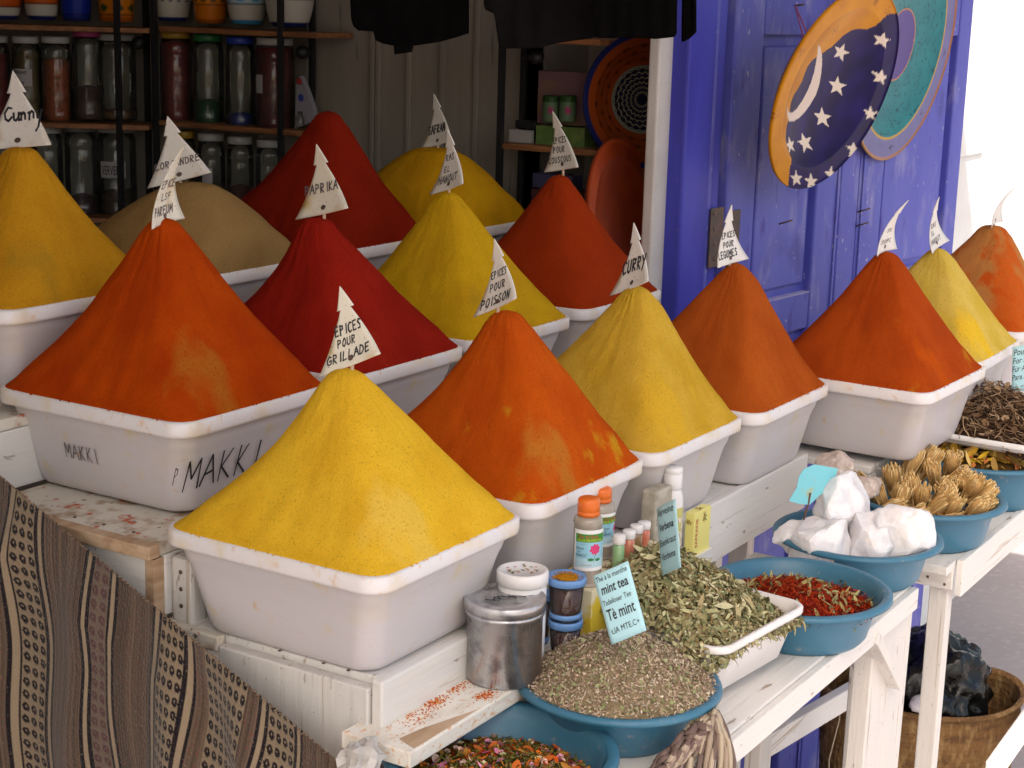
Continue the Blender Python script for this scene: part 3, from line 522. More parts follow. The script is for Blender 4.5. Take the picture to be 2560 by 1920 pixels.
# ============================================================ BLANKET over the left end of the stand
def blanket():
    X0 = 1.915; sc = lambda px: float(at_x(px, 1750, X0)[1])
    # stripe table in photo pixels measured along one row of the weave: (start, end, kind)
    T_ = [(-400, -330, 'm'), (-330, -250, 'p'), (-250, -244, 'k'), (-244, -236, 'c'), (-236, -230, 'k'), (-230, -180, 'm'), (-180, -172, 'k'), (-172, -80, 'p'), (-80, -20, 'f'), (-20, 22, 'f'), (22, 46, 'p'), (46, 52, 'k'), (52, 62, 'c'), (62, 66, 'k'), (66, 110, 'm'), (110, 117, 'k'), (117, 126, 'c'), (126, 132, 'k'), (132, 232, 'p'),
          (232, 240, 'k'), (240, 248, 'c'), (248, 256, 'k'), (256, 292, 'f'), (292, 298, 'k'), (298, 306, 'c'), (306, 312, 'k'), (312, 396, 'p'), (396, 403, 'k'), (403, 412, 'c'), (412, 419, 'k'), (419, 472, 'm'), (472, 479, 'k'), (479, 490, 'c'),
          (490, 496, 'k'), (496, 522, 'p'), (522, 632, 'm'), (632, 660, 'p'), (660, 667, 'k'), (667, 676, 'c'), (676, 684, 'k'), (684, 745, 'm'), (745, 752, 'k'), (752, 760, 'c'), (760, 767, 'k'), (767, 1200, 'p')]
    y_l, y_r = 2.62, 1.47; NY, NZ = 760, 300; ys = np.linspace(y_l, y_r, NY)
    # pixel coordinate of each column on the reference row
    pxs = np.array([float(CX+FOC*np.dot(CM[0], np.array([X0, y, .5])-CP)/np.dot(CM[2], np.array([X0, y, .5])-CP)) for y in ys])
    ya, za, yb, zb = 2.242, .742, 1.478, .400
    top = za+(ys-ya)*(zb-za)/(yb-ya); bot = .02
    cream = np.array([.30, .225, .145]); brown = np.array([.10, .062, .040]); dark = np.array([.012, .008, .010]); grey = np.array([.165, .12, .088])
    V = np.zeros((NY, NZ, 3)); C = np.zeros((NY, NZ, 3)); rs = np.random.RandomState(3); cn = rs.rand(NY)
    kinds = []
    for px in pxs:
        k = 'p'; a0 = a1 = 0
        for a, b, kk in T_:
            if a <= px < b: k = kk; a0, a1 = a, b
        kinds.append((k, a0, a1))
    tt = np.linspace(0, 1, NZ)
    for i in range(NY):
        y = ys[i]; z = top[i]-(top[i]-bot)*tt; sdist = top[i]-z
        wob = np.array([MN.noise(Vector((y*7, s*4.5, 1.0))) for s in z]); wob2 = np.array([MN.noise(Vector((y*3+5, s*2.4, 4.0))) for s in z])
        fold = np.sin((y*34)+wob2*3.2+z*4)*.5+.5
        am = np.clip(sdist/.12, 0, 1)
        V[i, :, 0] = X0-.006-am*(.034*fold**1.5+.018*wob)-.004*(1-am); V[i, :, 1] = y+am*(.020*wob2+.008*wob); V[i, :, 2] = z+.002*np.sin(i*.9)*(tt < .001)
        k, a0, a1 = kinds[i]; px = pxs[i]; u = (px-a0)/max(1, (a1-a0))
        rib = .62+.75*cn[i//3*3]
        if k == 'k': c = np.tile(dark, (NZ, 1))
        elif k == 'c': c = np.tile(cream*1.05, (NZ, 1))
        elif k == 'p':
            mixr = .5+.5*np.sin(px*.9); c = np.tile((brown*.95*(1-mixr*.5)+grey*mixr*.5)*rib, (NZ, 1))
            red = rs.rand(NZ) > .985; c[red] = (.25, .05, .04)
        else:
            n = max(2, round((a1-a0)/15)); cu = (u*n) % 1; ci = int(u*n); rowh = .0235
            zz = (z+ci*.004)/rowh; rz = zz % 1
            e = ((cu-.5+(rz-.45)*.35)/.36)**2+((rz-.45)/.36)**2; eye = ((cu-.5)/.10)**2+((rz-.5)/.08)**2
            d_, l_ = (dark, cream*.85) if k == 'm' else (brown*.75+np.array([.02, 0, .015]), grey*.9)
            inn = (e < 1) & (eye > 1) & (np.abs(rz-.45+(cu-.5)*.3) < .42)
            c = np.where(inn[:, None], d_, l_)*np.where((rz < .07)[:, None], .8, 1.0)
        C[i] = c
    F = [(i*NZ+j, i*NZ+j+1, (i+1)*NZ+j+1, (i+1)*NZ+j) for i in range(NY-1) for j in range(NZ-1)]
    o = mk('wool_blanket', V.reshape(-1, 3), F, M_WOOL, col=C.reshape(-1, 3))
    tag(o, 'brown and cream striped wool blanket hanging diagonally over the left end of the stand', 'blanket')
    fr = []
    for i in range(0, NY, 5):
        y = ys[i]; z = top[i]; b = np.array([X0-.008, y, z-.002]); fr.append(tube([b, b+np.array([-.003, rs.uniform(-.003, .003), .003]), b+np.array([-.006, rs.uniform(-.006, .006), rs.uniform(0, .006)])], .0011, 4)+((.26, .18, .12),))
    mkj('edge_fringe', fr, M_HERB, o)
blanket()

# ============================================================ BASINS AND HERBS
def basin(c, R, zr, H, label, base=.72, lip=.022):
    t = thing('blue_basin', (c[0], c[1], zr-H), label, 'basin', 'blue plastic basins on the white tables')
    rb = R*base
    V, F = lathe((c[0], c[1], zr-H), [(rb-.02, .004), (rb-.004, .0), (rb, .004), (rb+.006, H*.12), (R-lip-.006, H*.82), (R-lip, H-.006), (R-lip+.004, H-.002), (R-.006, H), (R-.001, H-.004), (R, H-.011), (R-.003, H-.011), (R-.0045, H-.006), (R-lip+.003, H-.010)], 72, cap0=True, cap1=False)
    V2, F2 = lathe((c[0], c[1], zr-H), [(R-lip+.001, H-.0025), (R-lip-.003, H-.007), (R-lip-.010, H*.8), (rb+.002, H*.12), (rb-.006, .008)], 72, cap0=False, cap1=True)
    F2 = [f[::-1] for f in F2]
    mk('bowl', *join([(V, F), (V2, F2)])[:2], M_BLUEP, t); return t
def leafgeo(kind, L, wd):
    if kind == 'leaf':      # folded, curled leaf
        n = 5; V = []; cu = random.uniform(-.5, .5); fo = random.uniform(.2, .9)
        for i in range(n):
            t = i/(n-1); w_ = wd*math.sin(pi*min(1, t*.92+.06))**.8/2; z = cu*L*(t-.5)**2*1.6
            V += [(t*L-L/2, -w_, z+w_*fo), (t*L-L/2, 0, z), (t*L-L/2, w_, z+w_*fo*random.uniform(.4, 1.2))]
        F = []
        for i in range(n-1):
            for k in (0, 1): F.append((i*3+k, i*3+k+1, (i+1)*3+k+1, (i+1)*3+k))
        return np.array(V), F
    if kind == 'bit':
        return np.array([(-L/2, -wd*.3, 0), (L*.1, -wd/2, wd*.25), (L/2, wd*.1, 0), (-L*.1, wd/2, -wd*.1)]), [(0, 1, 2, 3)]
    if kind == 'thread':
        b = random.uniform(-.4, .4); V = []; 
        for i in range(4):
            t = i/3; V += [(t*L-L/2, b*L*(t-.5)**2*3-wd/2, 0), (t*L-L/2, b*L*(t-.5)**2*3+wd/2, wd*.4)]
        return np.array(V), [(0, 1, 3, 2), (2, 3, 5, 4), (4, 5, 7, 6)]
    if kind == 'root':
        P = [(0, 0, 0)]; a = 0; 
        for i in range(5): a += random.uniform(-.7, .7); P.append((P[-1][0]+L/5*cos(a), P[-1][1]+L/5*sin(a), P[-1][2]+random.uniform(-.12, .14)*L/2))
        V, F = tube(P, wd/2, 4, .4); return V-V.mean(0), F
    if kind == 'petal':
        V = [(0, 0, 0)]+[(L/2*cos(a), wd/2*sin(a), .25*L*random.uniform(.3, 1)) for a in np.linspace(0, 2*pi, 6, endpoint=False)]
        return np.array(V), [(0, 1+k, 1+(k+1) % 6) for k in range(6)]
def scatter(inside, zf, N, specs, lift=.004, flat=.55):
    """specs: (weight, kind, length range, width, palette)"""
    parts = []; ws = np.cumsum([s[0] for s in specs]); ws = ws/ws[-1]
    for i in range(N):
        p = inside(); x, y = p; z = zf(x, y); s = specs[int(np.searchsorted(ws, random.random()))]
        L = random.uniform(*s[2]); V, F = leafgeo(s[1], L, s[3]*random.uniform(.7, 1.3))
        e = 1e-3; nx, ny = -(zf(x+e, y)-z)/e, -(zf(x, y+e)-z)/e; n = Vector((nx+random.gauss(0, flat), ny+random.gauss(0, flat), 1)).normalized()
        M = n.to_track_quat('Z', 'Y').to_matrix() @ Matrix.Rotation(random.uniform(0, 2*pi), 3, 'Z'); M = np.array(M)
        V = V@M.T+np.array([x, y, z+random.uniform(-.002, lift)]); c = np.array(random.choice(s[4]))*random.uniform(.8, 1.3)
        parts.append((V, F, np.clip(c, 0, 1)))
    return parts
def disc_pt(c, R):
    def f():
        r = R*math.sqrt(random.random()); a = random.uniform(0, 2*pi); return c[0]+r*cos(a), c[1]+r*sin(a)
    return f
def dome(c, R, z0, h, pw=1.5, lump=.004, sl=(0, 0)):
    def f(x, y):
        r = min(1.0, math.hypot(x-c[0], y-c[1])/R); return z0+h*(1-r**pw)+lump*MN.noise(Vector((x*30, y*30, c[0])))+sl[0]*(x-c[0])+sl[1]*(y-c[1])
    return f
def domemesh(c, R, zf, colr, NR=26, NA=64):
    V = [(c[0], c[1], zf(*c[:2])-.003)]; F = []
    for i in range(1, NR+1):
        r = R*i/NR
        for j in range(NA): a = 2*pi*j/NA; x, y = c[0]+r*cos(a), c[1]+r*sin(a); V.append((x, y, zf(x, y)-.003))
    for j in range(NA): F.append((0, 1+j, 1+(j+1) % NA))
    for i in range(NR-1):
        for j in range(NA): F.append((1+i*NA+j, 1+(i+1)*NA+j, 1+(i+1)*NA+(j+1) % NA, 1+i*NA+(j+1) % NA))
    return (np.array(V), F, np.array(colr))
OFF = np.array([RIGHT[0], RIGHT[1], 0]); OFF /= np.linalg.norm(OFF)
# --- mint
mL, mR = at_z(1285, 1694, .442), at_z(1810, 1700, .442); cM = ((mL[0]+mR[0])/2, (mL[1]+mR[1])/2); basin(cM, .174, .442, .097, 'blue basin of ground mint with the mint tea card', .60)
zf = dome(cM, .158, .441, .088, 1.3)
MINT = [S(182, 160, 136), S(156, 138, 114), S(198, 178, 154), S(130, 114, 92), S(172, 144, 128), S(206, 192, 172)]
tag(mkj('dried_mint', [domemesh(cM, .162, zf, S(150, 134, 104))]+scatter(disc_pt(cM, .162), zf, 9500, [(8, 'bit', (.003, .008), .003, MINT), (2, 'thread', (.006, .016), .0012, MINT), (.5, 'bit', (.008, .015), .006, [S(150, 155, 110), S(135, 140, 95)])], .005, .8), M_HERB, smooth=False), 'heap of finely crumbled grey green mint in the nearest full basin', 'dried herb', kind='stuff')
# --- potpourri
cP = at_z(1246, 1862, .408); cP = (cP[0]-.004, cP[1]-.006); basin(cP, .188, .408, .108, 'blue basin of petals and herbs below the plank', .74)
stl = thing('low_stool', (cP[0], cP[1], GZ), 'low white stool hidden under the potpourri basin', 'stool'); mk('seat', *box(1.72, 2.10, 1.06, 1.36, .272, .299), M_PAINT, stl, smooth=False, bevel=.003)
for q in ((1.75, 1.09), (2.04, 1.09), (1.75, 1.30), (2.04, 1.30)): mk('leg', *box(q[0], q[0]+.035, q[1], q[1]+.035, GZ, .271), M_PAINT_Z, stl, smooth=False)
zf = dome((cP[0]-.01, cP[1]-.005), .150, .350, .042, 1.3)
GRN = [S(95, 95, 40), S(120, 115, 55), S(70, 72, 30), S(135, 120, 60)]; ORG = [S(190, 80, 25), S(205, 110, 30), S(160, 60, 25)]; PNK = [S(215, 150, 175), S(200, 120, 150), S(225, 190, 170)]
tag(mkj('petal_mixture', [domemesh(cP, .146, zf, S(70, 62, 30))]+scatter(disc_pt(cP, .146), zf, 3600, [(6, 'thread', (.008, .022), .0018, GRN), (3, 'bit', (.006, .014), .005, GRN), (2, 'thread', (.006, .016), .002, ORG), (.7, 'petal', (.010, .018), .012, PNK), (.4, 'petal', (.010, .016), .010, ORG+[S(170, 30, 25)]), (.25, 'leaf', (.02, .032), .014, [S(170, 120, 50), S(190, 100, 40)]), (.15, 'petal', (.008, .013), .009, [S(235, 225, 180)])], .008, .7), M_HERB), 'mixture of green herbs, pink petals and orange bits in the lowest basin', 'potpourri', kind='stuff')
# --- saffron / safflower basin
rp = at_z(2229, 1470, .442); cS = (rp[0]-.182*OFF[0], rp[1]-.182*OFF[1]); basin(cS, .182, .442, .097, 'blue basin of red safflower threads beside the leaf tray')
zf = dome((cS[0]-.03, cS[1]), .15, .405, .048, 1.4)
RED = [S(160, 42, 14), S(138, 32, 12), S(178, 66, 20), S(108, 26, 12), S(150, 56, 22)]
tag(mkj('safflower_threads', [domemesh(cS, .145, zf, S(120, 30, 12))]+scatter(disc_pt(cS, .150), zf, 3600, [(9, 'thread', (.007, .016), .0016, RED), (.5, 'leaf', (.02, .04), .007, [S(150, 150, 105), S(165, 150, 100)])], .008, .8), M_HERB), 'red orange safflower threads in the basin behind the leaf tray', 'dried flower', kind='stuff')
# --- alum basin
ra = at_z(2355, 1335, .442); cA2 = (ra[0]-.184*OFF[0], ra[1]-.184*OFF[1]); basin(cA2, .184, .442, .097, 'blue basin holding large white crystals')
def rock(c, r, sc, seed, fac=.28, n=4, flatz=0):
    bm = bmesh.new(); bmesh.ops.create_icosphere(bm, subdivisions=n, radius=1); V = []; rs = random.Random(seed)
    pl = [(Vector((rs.gauss(0, 1), rs.gauss(0, 1), rs.gauss(0, 1))).normalized(), rs.uniform(.66, .95)) for _ in range(18 if r > .024 else 13)]
    for v in bm.verts:
        p = v.co.copy()
        for nn, dd in pl:
            k = p.dot(nn)
            if k > dd: p -= nn*(k-dd)
        p *= 1+fac*.6*MN.noise(p*1.7+Vector((seed, 0, 0)))+.03*MN.noise(p*4+Vector((seed, 3, 0)))+.025*MN.noise(p*11+Vector((seed, 3, 0)))
        V.append((c[0]+p.x*r*sc[0], c[1]+p.y*r*sc[1], c[2]+p.z*r*sc[2]))
    F = [tuple(v.index for v in f.verts) for f in bm.faces]; bm.free(); return V, F
M_ALUM = mat('white_crystal', (.90, .87, .88), .28, [((.70, .60, .52), 14, .55, .75), ((.80, .78, .80), 30, .5, .6)], bump=[(45, .4, .004), (160, .3, .002)], spec=.6, sss=.85)
def pd_(px, py, c): # point of the basin plane nearest that pixel at the basin's depth
    return at_d(px, py, dep((c[0], c[1], .47)))
for (px, py, r, scl, seed, lab) in ((2052, 1400, .068, (.95, .8, 1.15), 3, 'largest white crystal block, the front left one in the basin'), (2098, 1262, .052, (1.1, .9, .95), 11, 'white crystal block stacked highest in the basin'),
        (2178, 1355, .046, (1, .9, 1.0), 5, 'white crystal block in the middle of the basin'), (2250, 1345, .056, (1.05, .9, 1.05), 8, 'round bright white crystal block on the right of the basin'),
        (1985, 1345, .040, (1.15, .8, .75), 14, 'small dusty crystal lying at the left edge of the basin'), (2135, 1318, .032, (1.2, .8, .7), 21, 'small peach tinted crystal wedged behind the others'), (2200, 1300, .026, (1.1, .8, .7), 25, 'tiny peach tinted crystal at the back of the heap')):
    Dd = dep((cA2[0], cA2[1], .47)); off = {3: -.05, 11: .01, 5: -.04, 8: -.035, 14: .0, 21: .05, 25: .06}[seed]; P = at_d(px, py, Dd+off)
    tag(mk('crystal_block', *rock(P+np.array([0, 0, .006]), r*1.42, scl, seed), M_ALUM, smooth=False), lab, 'crystal', 'white crystal blocks in the basin')
mk_b = rock((cA2[0], cA2[1], .385), .10, (1.2, 1.2, .35), 31)
tag(mk('crystal_block', *mk_b, M_ALUM), 'flat crystal slab lying under the other blocks', 'crystal', 'white crystal blocks in the basin')
M_STONE = mat('pumice', (.58, .47, .41), .85, [((.44, .34, .28), 40, .45, .62), ((.72, .64, .58), 90, .55, .7)], bump=[(90, .9, .004), (300, .5, .002)])
for (px, py, r, scl, seed, lab) in ((2090, 1172, .052, (1.15, .9, .85), 41, 'speckled beige stone leaning under the rust red bin'), (2160, 1220, .046, (1.35, .9, .75), 43, 'long speckled beige stone resting on the basin rim')):
    P = at_d(px, py, 3.82); tag(mk('pumice_stone', *rock(P, r, scl, seed, .15), M_STONE), lab, 'stone', 'beige stones by the crystal basin')
# --- tied bundles
rt = at_z(2513, 1240, .45); cT = (rt[0]-.182*OFF[0], rt[1]-.182*OFF[1]); basin(cT, .182, .45, .105, 'blue basin full of tied straw coloured bundles')
STRW = [S(232, 200, 142), S(216, 180, 118), S(242, 214, 160), S(198, 160, 100)]
def bundle(P, d, L, R0):
    d = Vector(d).normalized(); M = np.array(d.to_track_quat('Z', 'Y').to_matrix()); parts = []
    for i in range(46):
        a = random.uniform(0, 2*pi); rr = math.sqrt(random.random()); path = []
        for t in (0, .12, .3, .6, .85, 1.0):
            k = (.36+.62*t**.75 if t < .9 else .80) if t > .05 else .45; k += random.uniform(-.06, .06)*t
            path.append(np.array(P)+M@np.array([cos(a)*rr*R0*k, sin(a)*rr*R0*k, t*L]))
        parts.append(tube(path, .0020, 4, .6)+(np.array(random.choice(STRW))*random.uniform(.75, 1.2),))
    V, F = lathe(P, [(R0*.30, .0), (R0*.46, .001), (R0*.40, L*.16), (R0*.3, L*.17)], 10, (M[:, 0], M[:, 1], M[:, 2])); parts.append((V, F, np.array(S(215, 185, 135))))
    V, F = lathe(P, [(R0*.25, L*.1), (R0*.62, L*.45), (R0*.78, L*.7), (R0*.60, L*.9)], 12, (M[:, 0], M[:, 1], M[:, 2])); parts.append((V, F, np.array(S(190, 152, 98))))
    return parts
bl_ = [(2170, 1275, .25, .1), (2215, 1305, -.6, .2), (2235, 1190, -.2, .9), (2268, 1160, .3, 1.0), (2310, 1150, .5, 1.1), (2180, 1215, -.5, .6), (2245, 1240, .1, .8), (2300, 1230, .0, .9), (2290, 1290, -1.0, .15), (2350, 1215, .3, .9), (2335, 1285, 1.2, .2), (2370, 1260, .2, .8), (2390, 1225, -.6, .7),
       (2400, 1290, -.9, .2), (2425, 1260, .4, .7), (2440, 1215, .6, .6), (2440, 1240, .6, .6), (2420, 1210, .2, .8), (2210, 1235, -.4, .8), (2345, 1245, .3, .9), (2290, 1215, -.3, .9), (2270, 1275, .4, .5), (2375, 1150, .1, 1.0), (2260, 1325, .9, .12), (2200, 1250, .7, .5), (2340, 1175, -.3, .9), (2375, 1180, .8, .6), (2410, 1190, -.2, .5), (2320, 1255, .6, .6)]
wb = ['leaning left', 'lying flat', 'standing upright', 'leaning right']
for i, (px, py, lx, up) in enumerate(bl_):
    Dd = dep((cT[0], cT[1], .47)); P = at_d(px, py, Dd+(1300-py)/170*.20-.09); P[2] = max(P[2]-.03, .40)
    d = RIGHT*lx+np.array([0, 0, up])-FWD*np.array([1, 1, 0])*random.uniform(.1, .6)
    tag(mkj('straw_bundle', bundle(P-np.array(d)/np.linalg.norm(d)*.02, d, random.uniform(.075, .098), .0255), M_HERB), 'straw coloured tied bundle of dried stalks heaped in a blue basin', 'dried bundle', 'tied bundles of dried stalks')
zf = dome(cT, .12, .385, .045, 1.3); tag(mkj('loose_stalks', [domemesh(cT, .12, zf, S(110, 82, 46))]+scatter(disc_pt(cT, .105), zf, 400, [(1, 'thread', (.02, .05), .003, STRW)], .01, .5), M_HERB), 'loose broken stalks under the tied bundles', 'dried stalk', kind='stuff')
# --- peel basin
cQ = at_z(2462, 1130, .465); basin(cQ, .185, .465, .12, 'blue basin of yellow brown peel at the right edge')
zf = dome((cQ[0]-.01, cQ[1]+.0), .155, .452, .060, 1.2)
PEEL = [S(175, 145, 70), S(195, 150, 50), S(145, 115, 60), S(180, 110, 60), S(205, 175, 105), S(130, 98, 48), S(200, 165, 40)]
tag(mkj('dried_peel', [domemesh(cQ, .155, zf, S(85, 62, 28))]+scatter(disc_pt(cQ, .155), zf, 520, [(1, 'leaf', (.03, .06), .016, PEEL), (1, 'bit', (.01, .03), .01, PEEL)], .02, .55), M_HERB), 'curled yellow and brown dried peel in the far right basin', 'dried peel', kind='stuff')
# --- small white dish between bundles and peel
dsh = at_z(2215, 1165, .49); t = tag(mk('white_dish', *lathe((dsh[0]+.05, dsh[1]+.06, .44), [(.05, 0), (.055, .002), (.085, .045), (.088, .048), (.084, .047), (.05, .006)], 40), M_TRAY), 'small white dish tucked under the rust red bin', 'dish')
# --- white trays
def tray(fc, rc, L, z, H, label, r=.03, ins=.03):
    fc, rc = np.array(fc[:2]), np.array(rc[:2]); W = np.linalg.norm(rc-fc); ax = (rc-fc)/W; ay = np.array([-ax[1], ax[0]]); c = fc+ax*W/2+ay*L/2
    t = thing('white_tray', (c[0], c[1], z-H), label, 'tray')
    R = lambda zz, i_, rr: rrect(c[0], c[1], zz, ax, ay, W/2-i_, L/2-i_, rr)
    V, F = loft([R(z-H, ins+.006, .03), R(z-H+.003, ins, .034), R(z-.02, .010, .036), R(z-.014, .008, .036), R(z-.014, .001, .036), R(z-.011, 0, .036), R(z-.003, 0, .036), R(z, .003, .034), R(z-.001, .010, .03), R(z-.02, .014, .03), R(z-H+.006, ins+.006, .03)], cap1=True)
    mk('tray', V, F, M_TRAY, t); return t, c, ax, ay, W
f0, r0 = at_z(1808, 1628, .475), at_z(2026, 1508, .475)
tv, cV, axV, ayV, WV = tray(f0, r0, .34, .475, .10, 'white plastic tray heaped with verbena leaves')
def rectpt(c, ax, ay, hw, hl):
    def f(): u, v = random.uniform(-hw, hw), random.uniform(-hl, hl); return c[0]+ax[0]*u+ay[0]*v, c[1]+ax[1]*u+ay[1]*v
    return f
def rdome(c, ax, ay, hw, hl, z0, h, shift=(0, 0), pw=1.4):
    def f(x, y):
        u = ((x-c[0])*ax[0]+(y-c[1])*ax[1]-shift[0])/hw; v = ((x-c[0])*ay[0]+(y-c[1])*ay[1]-shift[1])/hl; r = min(1.15, (abs(u)**2.6+abs(v)**2.6)**(1/2.6)); return z0+h*(1-r**pw)+.005*MN.noise(Vector((x*25, y*25, 3)))
    return f
def rmesh(c, ax, ay, hw, hl, zf, colr, n=36):
    V = []; 
    for i in range(n+1):
        for j in range(n+1):
            u = -hw+2*hw*i/n; v = -hl+2*hl*j/n; x, y = c[0]+ax[0]*u+ay[0]*v, c[1]+ax[1]*u+ay[1]*v; V.append((x, y, zf(x, y)-.006))
    F = [(i*(n+1)+j, (i+1)*(n+1)+j, (i+1)*(n+1)+j+1, i*(n+1)+j+1) for i in range(n) for j in range(n)]; return (np.array(V), F, np.array(colr))
VERB = [S(168, 164, 122), S(148, 144, 102), S(184, 180, 140), S(132, 124, 88), S(158, 144, 108), S(194, 188, 150), S(124, 128, 92)]
hw, hl = WV/2-.008, .160; zf = rdome(cV, axV, ayV, hw*1.30, hl*1.14, .462, .122, (-.045, .03), 1.25)
tag(mkj('verbena_leaves', [rmesh(cV, axV, ayV, hw, hl, zf, S(110, 104, 62))]+scatter(rectpt((cV[0]-axV[0]*.022, cV[1]-axV[1]*.022), axV, ayV, hw+.022, hl+.008), zf, 7600, [(7, 'leaf', (.008, .020), .0062, VERB), (.7, 'leaf', (.03, .045), .010, VERB), (4, 'bit', (.005, .012), .005, VERB), (1.6, 'thread', (.02, .04), .0016, [S(150, 120, 80), S(130, 110, 75)])], .012, .75), M_HERB), 'heap of curled olive green verbena leaves on the white tray', 'dried leaves', kind='stuff')
f0, r0 = at_z(2575, 1118, .53), at_z(2800, 960, .53)
fR = at_z(2590, 1120, .53); ax_ = np.array([cos(RD(-1)), sin(RD(-1))]); rR = (fR[0]+.42*ax_[0], fR[1]+.42*ax_[1])
tr, cR, axR, ayR, WR = tray(fR, rR, .40, .53, .034, 'white tray of brown roots beneath the far bins')
ROOT = [S(120, 92, 66), S(95, 72, 52), S(145, 118, 90), S(75, 55, 40), S(165, 140, 112)]
zf = rdome(cR, axR, ayR, WR/2, .19, .520, .082, (0, 0), 1.6)
tag(mkj('dried_roots', [rmesh(cR, axR, ayR, WR/2-.012, .188, zf, S(62, 45, 34))]+scatter(rectpt(cR, axR, ayR, WR/2-.012, .19), zf, 1500, [(6, 'root', (.03, .07), .0035, ROOT), (1, 'petal', (.02, .03), .02, ROOT)], .025, .5), M_HERB), 'tangle of brown dried roots at the right edge', 'dried root', kind='stuff')

# ============================================================ SMALL GOODS ON THE TABLE
def ppm(D): return D/FOC
# tin
tb = at_z(1258, 1691, .44); tb = (float(tb[0]), float(tb[1])); Dt = dep((tb[0], tb[1], .5)); Rt = 190/2*Dt/FOC
tin = thing('metal_tin', (tb[0], tb[1], .44), 'round dented metal tin standing on the spice dusted plank', 'tin')
Ht = .143
mk('body', *lathe((tb[0], tb[1], .4405), [(Rt-.004, 0), (Rt, .004), (Rt, Ht-.028), (Rt+.0035, Ht-.026), (Rt+.0035, Ht-.021), (Rt, Ht-.019)], 56), M_TIN, tin)
mk('lid', *lathe((tb[0], tb[1], .4405), [(Rt+.001, Ht-.0185), (Rt+.0055, Ht-.018), (Rt+.0055, Ht-.002), (Rt+.004, Ht), (Rt+.0015, Ht-.0005), (Rt-.003, Ht-.004), (Rt-.012, Ht-.0045), (Rt-.014, Ht-.003), (Rt*.6, Ht-.003), (Rt*.57, Ht-.0042), (.001, Ht-.0042)], 56, cap1=False), M_TIN, tin)
P = []
for q in range(26): P.append(np.array([tb[0]-.03+.0022*q+random.uniform(-.004, .004), tb[1]+.022-.0016*q+random.uniform(-.009, .009), .4405+Ht-.0024]))
mk('scrawl', *tube(P, .0008, 4), M_INK, tin)
# white pot and tubs
def px_place(px, py, y, pw):
    P = at_y(px, py, y); D = dep(P); return P, pw*D/FOC/2, D
P, r, D = px_place(1303, 1560, 1.405, 130); zt = at_y(1303, 1424, 1.405)[2]; zb = .441
wj = thing('white_pot', (P[0], 1.405, zb), 'white plastic pot with a flowered sticker on its lid behind the tin', 'pot')
mk('body', *lathe((P[0], 1.405, zb), [(r*.9, 0), (r*.93, .003), (r*.93, zt-zb-.024)], 44), M_WHITEPL, wj)
mk('lid', *lathe((P[0], 1.405, zb), [(r*.95, zt-zb-.024), (r, zt-zb-.022), (r, zt-zb-.004), (r*.96, zt-zb-.001), (r*.86, zt-zb), (r*.84, zt-zb-.0012), (.001, zt-zb-.0012)], 44, cap1=False), M_WHITEPL, wj)
stk = []
for k in range(26):
    a = random.uniform(0, 6.28); q = r*.62*math.sqrt(random.random()); V, F = leafgeo('bit', random.uniform(.005, .012), .004)
    an = random.uniform(0, 6.28); M2 = np.array([[cos(an), -sin(an), 0], [sin(an), cos(an), 0], [0, 0, 0]]); stk.append((V@M2.T+np.array([P[0]+q*cos(a), 1.405+q*sin(a), zt-.0006+k*1e-5]), F, np.array(random.choice([S(90, 120, 70), S(200, 140, 110), S(190, 170, 120), S(70, 90, 60), S(205, 120, 100)]))))
mkj('sticker', stk, M_PRINT, wj, smooth=False)
def tub(px, ptop, pw, y, zb, hgt, label, dust=True, c1=S(90, 30, 12)):
    P, r, D = px_place(px, ptop, y, pw); zt = P[2]; zb = zt-hgt if zb is None else zb
    t = thing('lidded_tub', (P[0], y, zb), label, 'tub', 'clear tubs with blue lids')
    M_L = mat('pale_blue_lid', (.16, .33, .66), .35)
    mk('cup', *lathe((P[0], y, zb), [(r*.72, 0), (r*.74, .002), (r*.90, zt-zb-.014)], 36), glass_mat('clear_plastic', (.92, .90, .88), .94), t)
    mk('contents', *lathe((P[0], y, zb+.003), [(r*.68, 0), (r*.70, .002), (r*.82, (zt-zb)*.66)], 36), powder('dark_paste', c1, tuple(x*.5 for x in c1)), t)
    mk('lid', *lathe((P[0], y, zb), [(r*.93, zt-zb-.014), (r, zt-zb-.013), (r, zt-zb-.003), (r*.97, zt-zb), (r*.88, zt-zb-.003), (.001, zt-zb-.003)], 40, cap1=False), M_L, t)
    if dust:
        zf2 = dome((P[0], y), r*.8, zt-.002, .007, 1.5, .002); mkj('spice_dust', [domemesh((P[0]+.004, y), r*.74, zf2, S(190, 130, 20), 10, 24)]+scatter(disc_pt((P[0], y), r*.8), zf2, 260, [(1, 'bit', (.002, .004), .002, [S(200, 140, 25), S(170, 110, 20)])], .001, .5), M_HERB, t)
    mk('base_band', *lathe((P[0], y, zb), [(r*.76, .004), (r*.82, .005), (r*.83, .012), (r*.78, .013)], 36), M_L, t)
    return t, P
tub(1417, 1438, 100, 1.355, None, .078, 'clear tub of dark paste with yellow dust on its blue lid', c1=S(80, 24, 8))
tub(1414, 1545, 88, 1.355, .441, .075, 'lower tub of the stack with a blue lid, under the dusty one', False)
tub(1352, 1478, 60, 1.43, .441, .06, 'half hidden tub with a blue lid behind the tin', False)
